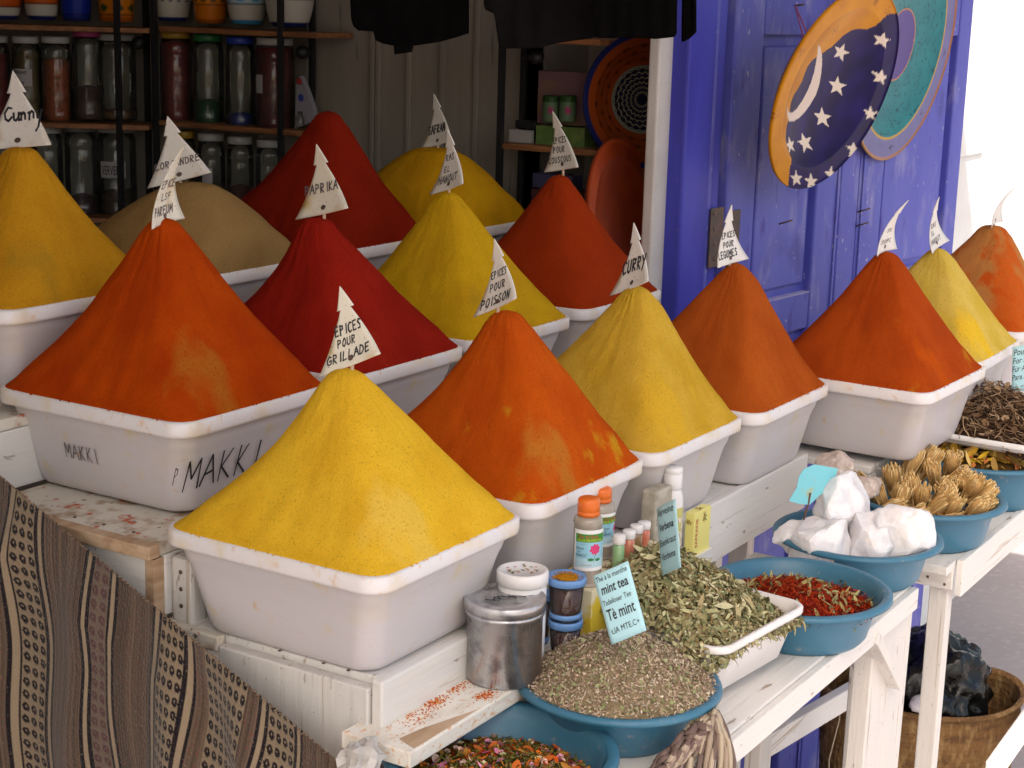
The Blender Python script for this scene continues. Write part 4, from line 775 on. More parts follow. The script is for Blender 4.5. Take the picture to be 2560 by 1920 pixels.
# rose water bottles
ZC = .545
def bottle(px, py_cap, pw, y, hpx, yaw, label, zb=None):
    P = at_y(px, py_cap, y); D = dep(P); r = pw*D/FOC/2; zb = ZC; Hh = P[2]-zb; X, Y_ = P[0], y
    t = thing('rose_water_bottle', (X, Y_, zb), label, 'bottle', 'clear bottles with orange caps')
    pr = [(r*.9, 0), (r, .004)]
    h = .004
    while h < Hh*.76: pr += [(r*(1 if int(h/.0035) % 2 else .945), h)]; h += .0035 if (h < Hh*.20 or h > Hh*.66) else .02
    pr += [(r*.95, Hh*.765), (r*.84, Hh*.785), (r*.62, Hh*.795), (r*.60, Hh*.80)]
    mk('bottle', *lathe((X, Y_, zb), pr, 40), mat('rose_water_plastic', (.36, .31, .25), .22, coat=.5), t)
    mk('liquid', *lathe((X, Y_, zb+.003), [(r*.9, 0), (r*.92, Hh*.66), (r*.8, Hh*.70)], 32), mat('cloudy_water', (.30, .25, .19), .3), t)
    mk('cap', *lathe((X, Y_, zb), [(r*.74, Hh*.80), (r*.75, Hh*.845), (r*.72, Hh*.85), (r*.75, Hh*.855), (r*.74, Hh*.965), (r*.68, Hh*.99), (r*.55, Hh), (.001, Hh)], 36, cap1=False), M_ORANGECAP, t)
    # label: painted grid wrapped on the front
    NU, NV = 90, 110; a0 = yaw; span = 2.5; V = []; C = []
    z0, z1 = zb+Hh*.20, zb+Hh*.67
    for j in range(NV):
        v = j/(NV-1)
        for i in range(NU):
            u = i/(NU-1); a = a0+(u-.5)*span; V.append((X+cos(a)*(r+.0008), Y_+sin(a)*(r+.0008), z0+(z1-z0)*v))
            c = (.85, .85, .84)
            if .05 < u < .95 and .09 < v < .93:
                c = tuple(S(150, 200, 220)) if v < .70 else tuple(S(60, 140, 50))
                if v < .30: c = tuple(S(180, 215, 225))
                if v > .90: c = (.85, .85, .84)
            d = math.hypot((u-.60)*span*r, (v-.53)*(z1-z0)); 
            if d < .0095+.0012*sin(8*math.atan2(v-.53, u-.6)): c = tuple(S(225, 70, 130)) if sin(d*1900+u*30) > -.3 else tuple(S(190, 40, 95))
            if abs(u-.58-.02*sin(v*20)) < .008 and .2 < v < .42: c = tuple(S(40, 120, 60))
            for (lu, lv) in ((.48, .28), (.68, .27)):
                if ((u-lu)/.085)**2+((v-lv)/.035)**2 < 1: c = tuple(S(40, 125, 60))
            C.append(c)
    F = [(j*NU+i, j*NU+i+1, (j+1)*NU+i+1, (j+1)*NU+i) for j in range(NV-1) for i in range(NU-1)]
    lb_ = mk('label', V, F, M_PRINT, t, col=np.array(C))
    def wraptext(s, u0, v0, hgt, m, shear=0, sx=.85):
        Vt, Ft = text_mesh(s, hgt, shear, sx, 0); Vt2 = []
        for v in Vt:
            a = a0-span/2+u0*span+v[0]/r; Vt2.append((X+cos(a)*(r+.0013), Y_+sin(a)*(r+.0013), z0+(z1-z0)*v0+v[1]))
        mk('print', Vt2, Ft, m, lb_, smooth=False)
    wraptext('Eau de Rose', .13, .80, .010, mat('print_red', S(200, 50, 60), .5), .3, .72); wraptext("KALAA DES M'GOUNA", .11, .725, .0062, mat('print_yellow', S(225, 220, 60), .5), 0, .72)
    wraptext('Fabriqué', .07, .53, .0058, M_INK, 0, .75); wraptext('au', .14, .45, .0055, M_INK); wraptext('MAROC', .07, .35, .007, M_INK, .2, .8)
    wraptext('~~~~~', .22, .12, .008, mat('print_red', S(200, 50, 60), .5), .2, .8); wraptext('.~,~ ..', .2, .64, .007, M_INK, .2, .8)
    return t
fa_ = math.atan2(-sin(HEAD), -cos(HEAD))
bottle(1473, 1243, 76, 1.375, 232, fa_+.25, 'front rose water bottle with orange cap and rose label')
bottle(1503, 1217, 74, 1.43, 232, fa_+1.15, 'rear rose water bottle with its label turned to the right')
# carton with vials
cz = at_y(1580, 1395, 1.375)[2]; ca, cb = at_y(1440, 1455, 1.36), at_y(1662, 1352, 1.36)
ct = thing('yellow_carton', ((ca[0]+cb[0])/2, 1.375, TZ), 'flat yellow and white carton lying under the four vials', 'carton')
zc = ZC
mk('box', *box(2.455, 2.775, 1.345, 1.442, TZ, zc), mat('carton_card', (.78, .72, .50), .6, [((.75, .55, .04), 9, .5, .56), ((.60, .20, .05), 60, .64, .7)]), ct, smooth=False, bevel=.0015)
hc = at_y(1594, 1465, 1.3445); mk('hole', *disc_on(hc, (0, -1, 0), .012, .0006, 24), mat('hole_grey', (.22, .20, .16), .7), ct)
for k, (px, pyt, c1, lab) in enumerate(((1548, 1336, S(150, 190, 140), 'vial of pale green powder, first in the row of four'), (1573, 1325, S(215, 135, 110), 'vial of dusty pink powder, second in the row'), (1592, 1312, S(150, 120, 80), 'vial of amber liquid, third in the row'), (1611, 1304, S(210, 120, 95), 'vial of coral powder, last in the row'))):
    y = 1.366+k*.007; Pt = at_y(px, pyt, y); D = dep(Pt); r = 33*D/FOC/2; X = Pt[0]; zt = Pt[2]
    t = thing('cosmetic_vial', (X, y, zc), lab, 'vial', 'four small capped vials')
    mk('glass', *lathe((X, y, zc+.001), [(r*.8, 0), (r*.92, .002), (r*.92, (zt-zc)*.66), (r*.7, (zt-zc)*.74)], 24), mat('vial_glass_%d' % k, c1, .25, coat=.6), t)
    mk('cap', *lathe((X, y, zc), [(r*.95, (zt-zc)*.74), (r, (zt-zc)*.76), (r, (zt-zc)*.97), (r*.9, zt-zc), (.001, zt-zc)], 24, cap1=False), M_WHITEPL, t)
bk_ = thing('wooden_block', (2.9, 1.41, TZ), 'low white block behind the leaf heap under the soap and lotion bottle', 'block'); mk('block', *box(2.785, 3.04, 1.385, 1.4425, TZ, .462), M_PAINT, bk_, smooth=False)
# soap bar, white bottle, yellow box
def upright_box(name, pxl, pxm, pxr, pyt_m, y, hgt, label, cat, m, zb=None):
    """near vertical edge at pxm; left face recedes along +y, right face along x"""
    E = at_y(pxm, pyt_m, y); D = dep(E); wr = None
    R_ = at_y(pxr, pyt_m, y); wx = R_[0]-E[0]; Lf = at_x(pxl, pyt_m, E[0]); wy = Lf[1]-y
    zb = E[2]-hgt; t = thing(name, (E[0]+wx/2, y+wy/2, zb), label, cat); mk('box', *box(E[0], E[0]+wx, y, y+wy, zb, E[2]), m, t, smooth=False, bevel=.004 if name == 'soap_bar' else .0012); return t, E, wx, wy, zb
M_SOAP = mat('grey_soap', (.42, .38, .30), .5, [((.55, .50, .42), 30, .5, .65), ((.32, .28, .22), 60, .55, .7)], bump=[(90, .3, .002)])
sb_ = upright_box('soap_bar', 1603, 1642, 1682, 1232, 1.405, .167, 'tall grey beige block of soap behind the verbena card', 'soap', M_SOAP)
P = at_y(1684, 1166, 1.425); D = dep(P); r = 48*D/FOC/2; zb = .463; Hb_ = P[2]-zb
wbt = thing('white_bottle', (P[0], 1.425, zb), 'tall white lotion bottle with a white cap', 'bottle')
mk('body', *lathe((P[0], 1.425, zb), [(r*1.1, 0), (r*1.2, .004), (r*1.2, Hb_*.62), (r*1.12, Hb_*.70), (r*.9, Hb_*.755), (r*.8, Hb_*.77)], 40), M_WHITEPL, wbt)
mk('cap', *lathe((P[0], 1.425, zb), [(r*.97, Hb_*.772), (r, Hb_*.78), (r*.98, Hb_*.93), (r*.95, Hb_*.932), (r*1.0, Hb_*.94), (r*1.0, Hb_*.985), (r*.9, Hb_), (.001, Hb_)], 36, cap1=False), M_WHITEPL, wbt)
a0 = fa_+.75; V = []; C = []
for j in range(40):
    for i in range(24):
        a = a0+(i/23-.5)*1.3; V.append((P[0]+cos(a)*(r*1.2+.0006), 1.425+sin(a)*(r*1.2+.0006), zb+Hb_*(.1+.48*j/39)))
        g = (j > 30 and 3 < i < 20) or (18 < j < 27 and 4 < i < 16); C.append(tuple(S(205, 200, 120)) if g else tuple(S(235, 222, 200)) if (i+j) % 9 else tuple(S(120, 80, 60)))
mk('label', V, [(j*24+i, j*24+i+1, (j+1)*24+i+1, (j+1)*24+i) for j in range(39) for i in range(23)], M_PRINT, wbt, col=np.array(C))
M_YBOX = mat('yellow_box_card', (.86, .78, .24), .45)
yb, E, wx, wy, zb = upright_box('yellow_box', 1714, 1737, 1777, 1285, 1.392, .13, 'small yellow cardboard box printed with flowers and red letters', 'box', M_YBOX)
def flower(o, a, b, s):
    out = []; o = np.array(o, float); a = np.array(a, float); b = np.array(b, float)
    for k in range(7):
        an = k*.9+random.random()*.4; d = a*cos(an)+b*sin(an); e = -a*sin(an)+b*cos(an); L = s*random.uniform(.6, 1); q = np.cross(a, b)*1e-5*k
        out.append(([o+q, o+d*L*.5+e*L*.12+q, o+d*L+q, o+d*L*.5-e*L*.12+q], [(0, 1, 2, 3)], np.array(S(190, 120, 30) if k % 2 else S(70, 80, 30))))
    return out
mkj('flower_print', flower((E[0]+wx*.6, 1.3912, E[2]-.018), (1, 0, 0), (0, 0, 1), .015)+flower((E[0]+wx*.5, 1.392+wy*.5, E[2]+.0008), (1, 0, 0), (0, 1, 0), .017)+flower((E[0]-.0008, 1.392+wy*.6, E[2]-.02), (0, 1, 0), (0, 0, 1), .010), M_PRINT, yb, smooth=False)
Vt, Ft = text_mesh('SAFRANE', .015, 0, 1.0); Vt = np.array([(E[0]+wx*.22-v[1], 1.3911, E[2]-.075+v[0]) for v in Vt]); mk('print', Vt, [f[::-1] for f in Ft], mat('print_red', S(200, 50, 60), .5), yb, smooth=False)

# ============================================================ PRINTED CARDS
def card(tl, tr_, bl, D, dl, lines, label, m=M_CARD, br=None, bend=.004, ink=M_INK):
    A, B, C_ = at_d(*tl, D+dl), at_d(*tr_, D-dl), at_d(*bl, D+dl*.9); U = B-A; Vv = C_-A; n = np.cross(U, Vv); n /= np.linalg.norm(n)
    if np.dot(n, FWD) > 0: n = -n
    def P(u, v, off=0): return A+U*u+Vv*v+n*(off+bend*(1-4*(u-.5)**2)*(1-v*.5))
    N = 10; V = [P(i/N, j/N) for j in range(N+1) for i in range(N+1)]; F = [(j*(N+1)+i, j*(N+1)+i+1, (j+1)*(N+1)+i+1, (j+1)*(N+1)+i) for j in range(N) for i in range(N)]
    t = thing('price_card', (A+B)/2*[1, 1, 0]+[0, 0, C_[2]], label, 'card', 'pale blue handwritten cards'); mk('card', V, F, m, t, solid=.0009)
    wU, wV = np.linalg.norm(U), np.linalg.norm(Vv)
    for (s, u0, v0, hh, wfit, sh, bold) in lines:
        Vt, Ft = text_mesh(s, 1.0, sh, 1.0, bold)
        if not len(Vt): continue
        ww = Vt[:, 0].max()-Vt[:, 0].min(); kx = wfit/ww; V2 = [P(u0+(v[0]-Vt[:, 0].min())*kx, v0-v[1]*hh, .0013) for v in Vt]; mk('print', V2, Ft, ink, t, smooth=False)
    return t
card((1483, 1440), (1570, 1402), (1529, 1612), 2.70, .012, [('Thé à la menthe', .05, .115, .11, .88, 0, 0), ('mint tea', .12, .30, .19, .76, .1, .018), ('Tadelloser Tee', .07, .46, .11, .80, .1, 0), ('Tè mint', .10, .68, .23, .78, 0, .012), ('t.IA MTE.C+', .10, .87, .12, .8, 0, 0)], 'blue card headed Thé à la menthe stuck in the mint heap')
card((1642, 1272), (1689, 1247), (1655, 1440), 2.96, .03, [('Verveine', .10, .15, .16, .80, .1, 0), ('Verbena', .14, .37, .16, .72, .1, .01), ('Eisenkraut', .08, .59, .15, .84, .1, 0), ('Verbena', .14, .80, .15, .7, .1, 0)], 'blue card headed Verveine behind the leaf heap')
card((2531, 868), (2625, 850), (2529, 982), 4.35, .01, [('Pour Maigrir', .04, .20, .20, .9, .2, 0), ('For Slimming', .02, .38, .19, .9, .2, 0), ('Für Abnehmen', .0, .56, .19, .95, .2, 0), ('Para Adelgazar', .0, .74, .18, .95, .2, 0), ('....', .06, .9, .14, .6, .2, 0)], 'blue card with slimming tea text cut by the right edge')
# blank torn card on a stick
poly = [(1972, 1252), (1992, 1218), (1997, 1192), (2010, 1172), (2036, 1161), (2048, 1163), (2095, 1171), (2088, 1195), (2073, 1220), (2050, 1238), (2024, 1262), (1998, 1260)]
Dc = 3.62; V = [at_d(x, y, Dc+.0006*(x-2030)) for x, y in poly]
bc = thing('torn_card', V[0], 'blank torn turquoise card on a little stick above the crystals', 'card'); mk('card', V, [tuple(range(len(V)))], M_CARDD, bc, smooth=False, solid=.001)
mk('stick', *tube([at_d(2026, 1232, Dc-.006), at_d(2022, 1255, Dc-.006), at_d(2009, 1300, Dc-.004)], .0022, 6), mat('rust_stick', (.16, .08, .05), .8), bc)

# ============================================================ CERAMIC PLATTERS
def platter(pc, smaj, smin, tilt, D, side, label, paint, depth=.05, prof=None, NR=90, NA=200, rimw=.20):
    """pc centre px; smaj/smin semi axes px; tilt of the major axis from vertical (radians, clockwise); side=+1 normal leans right/down"""
    c = at_d(pc[0], pc[1], D); v = ray(*pc); v = v/np.linalg.norm(v); r_ = np.cross(v, (0, 0, 1)); r_ /= np.linalg.norm(r_); u_ = np.cross(r_, v)
    R = smaj*D/FOC; k = min(.999, smin/smaj); ca = k; la = math.sqrt(1-k*k)
    maj = r_*sin(tilt)+u_*cos(tilt); lat = r_*cos(tilt)-u_*sin(tilt)
    n = -v*ca+lat*la*side; sec = np.cross(n, maj)
    if np.dot(sec, lat) < 0: sec = -sec
    V = []; C = []
    def h(q): # bowl profile, q radius fraction
        if q > 1-rimw: return -depth*.10*(1-q)/rimw
        t = (q/(1-rimw)); return -depth*(.10+.90*(1-t**2.6)) if True else 0
    V.append(c+n*h(0)); C.append(paint(0, 0))
    for i in range(1, NR+1):
        q = i/NR
        for j in range(NA):
            a = 2*pi*j/NA; x, y = q*cos(a), q*sin(a); V.append(c+(sec*x+maj*y)*R+n*h(q)); C.append(paint(x, y))
    F = [(0, 1+j, 1+(j+1) % NA) for j in range(NA)]
    for i in range(NR-1):
        for j in range(NA): F.append((1+i*NA+j, 1+(i+1)*NA+j, 1+(i+1)*NA+(j+1) % NA, 1+i*NA+(j+1) % NA))
    nrm = np.cross(V[1+5*NA]-V[0], V[1+5*NA+10]-V[0])
    if np.dot(nrm, n) < 0: F = [f[::-1] for f in F]
    # back and lip
    b0 = len(V); ed = C[-1]
    for q, hh in ((1.0, .004), (1.012, .001), (1.01, -.006), (.98, -.012), (.75, -depth-.008), (.45, -depth-.012), (.40, -depth-.020), (.37, -depth-.012)):
        for j in range(NA): a = 2*pi*j/NA; V.append(c+(sec*cos(a)+maj*sin(a))*q*R+n*hh); C.append(paint(.985*cos(a), .985*sin(a)) if paint.edge is None else paint.edge)
    prev = 1+(NR-1)*NA
    for s_ in range(8):
        cur = b0+s_*NA
        for j in range(NA): f = (prev+j, cur+j, cur+(j+1) % NA, prev+(j+1) % NA); F.append(f if np.dot(nrm, n) >= 0 else f[::-1])
        prev = cur
    F.append(tuple(prev+j for j in range(NA)))
    o = mk('ceramic_platter', V, F, M_ATT, col=np.array(C)); tag(o, label, 'platter', None)
    return o, (c, n, sec, maj, R)
def star(cx_, cy_, r, rot, n=5, k=.42):
    return [(cx_+(r if i % 2 == 0 else r*k)*sin(rot+pi*i/n), cy_+(r if i % 2 == 0 else r*k)*cos(rot+pi*i/n)) for i in range(2*n)]
# platter 1: polygons measured on the photo, mapped to the platter's own plane
PC1, A1, B1, T1, D1 = (2090, 226), 262, 122, RD(21), 4.56
def plane_of(pc, smaj, smin, tilt, D, side):
    c = at_d(pc[0], pc[1], D); v = ray(*pc); v = v/np.linalg.norm(v); r_ = np.cross(v, (0, 0, 1)); r_ /= np.linalg.norm(r_); u_ = np.cross(r_, v); R = smaj*D/FOC; k = min(.999, smin/smaj)
    maj = r_*sin(tilt)+u_*cos(tilt); lat = r_*cos(tilt)-u_*sin(tilt); n = -v*k+lat*math.sqrt(1-k*k)*side; sec = np.cross(n, maj)
    if np.dot(sec, lat) < 0: sec = -sec
    return c, n, sec, maj, R
c1, n1, s1_, m1, RR1 = plane_of(PC1, A1, B1, T1, D1, 1)
def to_pl(px, py): P = at_pl(px, py, c1, n1)-c1; return float(np.dot(P, s1_)/RR1), float(np.dot(P, m1)/RR1)
Z3 = lambda x, y: (1920+x*.28933, y*.28933)
navy = [Z3(*p) for p in ((1050, 120), (1000, 170), (960, 235), (905, 275), (850, 275), (800, 290), (740, 340), (700, 390), (650, 450), (590, 490), (520, 530), (470, 560), (430, 610), (405, 680), (390, 740), (350, 800), (300, 850), (265, 910), (255, 980), (240, 1060), (205, 1130), (185, 1210), (195, 1280), (225, 1380), (200, 1440), (180, 1560), (170, 1700), (700, 1900), (1400, 900), (1300, 100))]
moon_o = [Z3(*p) for p in ((490, 405), (540, 450), (570, 520), (580, 600), (575, 690), (560, 780), (530, 870), (480, 950), (430, 1010), (370, 1060), (310, 1085), (250, 1080), (220, 1030), (205, 950), (202, 890), (215, 960), (245, 1000), (290, 1010), (340, 985), (400, 920), (450, 840), (485, 760), (510, 670), (520, 580), (520, 490), (505, 430))]
stars = [(735, 495, 85, .35), (705, 790, 88, .15), (1005, 355, 75, .2), (985, 670, 72, .25), (890, 985, 70, .1), (740, 1295, 78, .1), (568, 1060, 88, .1), (390, 1265, 85, -.2), (238, 1275, 70, -.1), (545, 1510, 75, .1), (375, 1570, 72, .05), (250, 1545, 70, 0)]
navyP = [to_pl(*p) for p in navy]; moonP = [to_pl(*p) for p in moon_o]; starP = []
for sx_, sy_, r_, ro in stars:
    q = star(0, 0, 1, ro); a = r_*.28933*D1/FOC/RR1*1.05; c_ = to_pl(*Z3(sx_, sy_))
    starP.append([to_pl(*Z3(sx_+x*r_*.82, sy_-y*r_)) for x, y in q])
def paint1(x, y):
    q = math.hypot(x, y)
    if inpoly(x, y, moonP): return S(225, 208, 195)
    for s_ in starP:
        if abs(x-s_[0][0]) < .4 and inpoly(x, y, s_): return S(230, 215, 198)
    if inpoly(x, y, navyP):
        k = MN.noise(Vector((x*5, y*5, 0))); return S(26+12*k, 18+8*k, 78+26*k) if q < 1 else S(40, 25, 70)
    k = MN.noise(Vector((x*4, y*4, 9)))*.5+MN.noise(Vector((x*14, y*14, 2)))*.25
    for (ax1, ay1) in ((.0, .9), (-.55, .74), (.3, .87), (-.9, .2), (-.85, -.4), (-.35, .5), (.1, .55)):
        if abs(math.hypot(x-ax1, y-ay1)-.0) < .05 and abs(sin(4*math.atan2(y-ay1, x-ax1))) < .35: return S(150, 85, 30)
    return S(205+20*k, 135+22*k, 18)
paint1.edge = None
pl1, _ = platter(PC1, A1, B1, T1, D1, 1, 'large platter with white stars, crescent moon and navy sky on orange', paint1, .045, NR=120, NA=300)
e1 = at_d(2030, 118, 4.52); e2_ = at_d(2012, 110, 4.52)
pn = on_door(1988, 14, .02)
tag(mkj('hanging_string', [tube([pn, (pn+e1)/2+np.array([0, 0, .004]), e1], .0022, 5), tube([pn, e2_], .0022, 5)], mat('pink_string', (.50, .12, .22), .8)), 'pink string looped over a nail to hold the star platter', 'string')
def paint2(x, y):
    q = math.hypot(x, y); k = MN.noise(Vector((x*6, y*6, 0)))*.5+MN.noise(Vector((x*20, y*20, 5)))*.3
    if q > .98: return S(185, 125, 100)
    if q > .83:
        for t_ in range(9):
            a = t_*.7; sx2, sy2 = .89*cos(a), .89*sin(a)
            if math.hypot(x-sx2, y-sy2) < .035 and abs(sin(2.5*math.atan2(y-sy2, x-sx2))) < .5: return S(70, 60, 100)
        return S(108+14*k, 108+12*k, 158+12*k)
    if q > .805: return S(190, 150, 50)
    if .30 < q < .32: return S(205, 130, 60)
    if q <= .30: return S(85, 70, 140+10*k)
    if abs(MN.noise(Vector((x*9, y*9, 3)))) < .025: return S(25, 85, 95)
    return S(38+16*k, 125+22*k, 132+20*k)
paint2.edge = S(185, 140, 80)
platter((2270, 116), 286, 106, RD(9), 5.20, 1, 'teal and lilac platter hanging right of the star platter', paint2, .03)
def paint3(x, y):
    q = math.hypot(x, y)
    if q > .93: return S(24, 32, 84)
    if q > .50:
        for rr in (.6, .7, .8):
            a = math.atan2(y, x)*16+rr*30
            if abs(q-rr) < .008+.018*max(0, sin(a))**3: return S(80, 35, 8)
        return S(128, 56, 14)
    if q > .475: return S(110, 120, 110)
    a = math.atan2(y, x); u = (a*22/(2*pi)+round(q*14)*.5) % 1; v_ = (q*14) % 1
    return S(140, 135, 105) if ((u-.5)/.33)**2+((v_-.5)/.28)**2 < 1 and q > .07 else S(18, 20, 48)
paint3.edge = S(24, 32, 90)
platter((1618, 250), 168, 156, RD(4), 4.68, 1, 'orange platter with blue rim and patterned centre inside the shop', paint3, .04)
def paint4(x, y):
    q = math.hypot(x, y); k = MN.noise(Vector((x*5, y*5, 0))); return S(168+14*k, 66+10*k, 26) if q < .96 else S(185, 80, 35)
paint4.edge = S(150, 60, 28)
platter((1572, 575), 228, 92, RD(-10), 4.60, 1, 'plain terracotta platter leaning behind the brick red cone', paint4, .04)

# ============================================================ HANGING CLOTHES
def cloth(contour, D, m, label, nt=26, amp=.004, top=-260):
    """contour: bottom edge points (px, py) left to right"""
    xs = [p[0] for p in contour]; n = 90; V = []; X = np.linspace(xs[0], xs[-1], n); Yb = np.interp(X, xs, [p[1] for p in contour])
    for i in range(n):
        for j in range(nt):
            t = j/(nt-1); py = top+(Yb[i]-top)*t; f = amp*(sin(i*.35+t*2)*.5+MN.noise(Vector((i*.09, t*2, D)))*1.2); V.append(at_d(X[i], py, D+f))
    F = [(i*nt+j, i*nt+j+1, (i+1)*nt+j+1, (i+1)*nt+j) for i in range(n-1) for j in range(nt-1)]
    o = mk('hanging_garment', V, F, m, solid=.006); return tag(o, label, 'clothing', 'dark clothes hanging at the top')
cloth([(876, -20), (877, 40), (884, 66), (895, 76), (934, 78), (938, 100), (955, 108), (985, 114), (988, 116), (1035, 114), (1100, 104), (1150, 90), (1182, 80), (1178, 40), (1172, -20)], 4.0, M_BLACKCL, 'black and charcoal garment hanging left of the others')
cloth([(1208, -20), (1212, 24), (1236, 34), (1243, 80), (1248, 116), (1256, 121), (1345, 120), (1400, 106), (1470, 96), (1500, 90), (1504, -20)], 3.9, M_BLACKCL2, 'wide charcoal garment hanging in the middle')
cloth([(1482, 20), (1486, 92), (1492, 94), (1600, 94), (1640, 97), (1686, 92), (1692, 80), (1693, -20)], 3.75, M_BLACKCL, 'black garment hanging in front of the plaster pier')
cloth([(1707, -20), (1707, 104), (1722, 96), (1745, 74), (1760, 60), (1752, 30), (1738, -20)], 3.8, M_BLACKCL, 'black sleeve end hanging before the blue frame', amp=.01)
mkx = at_d(950, 112, 3.99); tagq = mk('garment_tag', [at_d(983, 105, 3.97), at_d(1036, 105, 3.97), at_d(1030, 130, 3.97), at_d(986, 136, 3.97)], [(0, 1, 2, 3)], M_BLACKCL, smooth=False, solid=.004); tag(tagq, 'small black tab hanging below the left garment', 'clothing')

# ============================================================ SHELVES AND JARS
shd = (cB-cA)/np.linalg.norm(cB-cA); 
def LW(px, py, off=.0):        # point on the left shelf plane
    nL = np.array([FWD[0], FWD[1], 0]); nL /= np.linalg.norm(nL); return at_pl(px, py, cA-nL*(.10+off), nL)
def RW(px, py, off=.0): return at_x(px, py, XW-.02-off)
M_SHE = [M_SHELF]
def shelf_unit(PW, spans, posts, label, depthv, dw=.20):
    a = PW(posts[0][0], 300); t = thing('shelf_unit', (a[0], a[1], GZ), label, 'shelf')
    for (x0, y0, x1, y1) in spans:
        A, B = PW(x0, y0, dw), PW(x1, y1, dw); zc_ = (A[2]+B[2])/2; A[2] = B[2] = zc_
        mk('shelf_board', *obox(A-np.array([0, 0, .016]), B-A, depthv*dw, (0, 0, .016)), M_SHELF, t, smooth=False, bevel=.002)
    for (px, off) in posts:
        A = PW(px, 200, off); mk('post', *box(A[0]-.008, A[0]+.008, A[1]-.008, A[1]+.008, GZ, 1.93), M_IRON, t, smooth=False)
    return t
nLv = np.array([FWD[0], FWD[1], 0]); nLv /= np.linalg.norm(nLv)
sh1 = shelf_unit(LW, [(-420, 58, 372, 62), (-420, 300, 372, 306), (-420, 535, 372, 541)], [(296, .20), (368, .02), (-300, .2)], 'black and brown shelf unit with jars at the left back', nLv)
sh2 = shelf_unit(RW, [(396, 68, 792, 80), (396, 300, 742, 328), (396, 530, 742, 590)], [(388, .18), (702, .18), (780, .02)], 'black and brown shelf unit beside the first one in the corner', np.array([1.0, 0, 0]), .18)
sh3 = shelf_unit(RW, [(1250, 361, 1500, 374), (1250, 92, 1500, 96)], [(1254, .16), (1309, .02)], 'black shelf unit with tea boxes behind the orange platter', np.array([1.0, 0, 0]), .16)
for (PW, px, py, sh) in ((LW, 348, 107, sh1), (RW, 757, 130, sh2), (RW, 1342, 143, sh3)):
    A = PW(px, py, .05); mk('knob', *disc_on(A, -nLv, .021, .03, 20), M_IRON, sh); mk('bracket', *tube([A, PW(px+(22 if sh is not sh3 else -30), py+1, .03)], .011, 8), M_IRON, sh)
def jar(PW, x0, x1, yt, yb, lidc, cont, fill, label, off=.09, lbl=None, tilt=0, clear=None):
    A = PW((x0+x1)/2, yb, off); D = dep(A); r = (x1-x0)*D/FOC/2; H = (yb-yt)*D/FOC; c = (A[0], A[1]); z = A[2]
    t = thing('glass_jar', (c[0], c[1], z), label, 'jar', 'tall jars on the back shelves')
    pr = [(r*.9, 0), (r*.97, .004), (r*.97, H*.10), (r*.93, H*.115), (r*.97, H*.13), (r*.97, H*.72), (r*.94, H*.74), (r*.97, H*.76), (r*.95, H*.84), (r*.82, H*.92)]
    mk('glass', *lathe((*c, z), pr, 32), glass_mat('jar_glass', (.90, .92, .90), .955), t)
    if fill > 0: mk('contents', *lathe((*c, z+.003), [(r*.88, 0), (r*.92, .004), (r*.92, H*.9*fill), (.001, H*.9*fill+.01)], 28, cap1=False), mat('jar_fill_%d_%d_%d' % tuple(int(q*1000) for q in cont), cont, .35, [(tuple(q*.55 for q in cont), 60, .45, .6)], coat=.35), t)
    mk('lid', *lathe((*c, z), [(r*.86, H*.92), (r*.90, H*.925), (r*.90, H*.99), (r*.84, H), (.001, H)], 32, cap1=False), mat('jar_lid_%d_%d_%d' % tuple(int(q*1000) for q in lidc), lidc, .4), t)
    if lbl:
        (word, u, v, w_, h_, colr) = lbl; an0 = math.atan2(-FWD[1], -FWD[0]); 
        gv = []; 
        for j in range(2):
            for i in range(9): a = an0+(u+(i/8-.5)*w_); gv.append((c[0]+cos(a)*(r+.001), c[1]+sin(a)*(r+.001), z+H*(v+(j-.5)*h_)))
        lb2 = mk('label', gv, [(i, i+1, 9+i+1, 9+i) for i in range(8)], mat('paper_label', colr, .7), t)
        ws_ = word.split('/')
        for li, wd1 in enumerate(ws_):
            if not wd1: continue
            Vt, Ft = text_mesh(wd1, H*h_/len(ws_)*.8, 0, 1, .0003); wt = Vt[:, 0].max(); k = min(1, (w_*r*.86)/wt)
            V2 = []
            for q in Vt: a = an0+(u-w_*.42)+q[0]*k/r; V2.append((c[0]+cos(a)*(r+.0022), c[1]+sin(a)*(r+.0022), z+H*(v+h_*(.5-(li+.8)/len(ws_)))+q[1]))
            mk('print', V2, Ft, M_INK, lb2, smooth=False)
    return t
WHT = (.42, .41, .39); DR = (.22, .018, .016); OR_ = (.42, .08, .015)
jar(LW, -62, 30, 93, 300, WHT, DR, .85, 'red filled jar with white lid at the left edge, upper jar shelf')
jar(LW, 36, 108, 95, 302, WHT, (.16, .10, .03), .9, 'jar of yellow brown powder with a paper label', lbl=('ANGAS/DE/ALERT', -.15, .52, 1.5, .2, (.4, .38, .38)))
jar(LW, 106, 184, 95, 302, WHT, OR_, .78, 'jar of orange red spice with white lid')
jar(LW, 184, 262, 78, 298, (.40, .05, .16), (.10, .05, .04), .38, 'jar of dried buds with a pink lid')
jar(LW, 244, 344, 88, 298, WHT, (.20, .11, .05), .10, 'wide nearly empty jar with white lid behind the post', off=.05)
jar(RW, 402, 484, 82, 302, (.42, .24, .02), DR, .95, 'dark red jar with a yellow lid')
jar(RW, 482, 562, 90, 308, (.02, .14, .04), (.01, .08, .03), .26, 'jar with green lid and green crystals at the bottom')
jar(RW, 564, 640, 96, 314, (.02, .05, .38), (.02, .04, .30), .13, 'jar with blue lid and blue crystals at the bottom')
jar(RW, 638, 738, 99, 322, WHT, (.15, .013, .012), .97, 'dark red jar with white lid and round sticker', lbl=('', -.75, .5, .5, .2, (.42, .36, .34)))
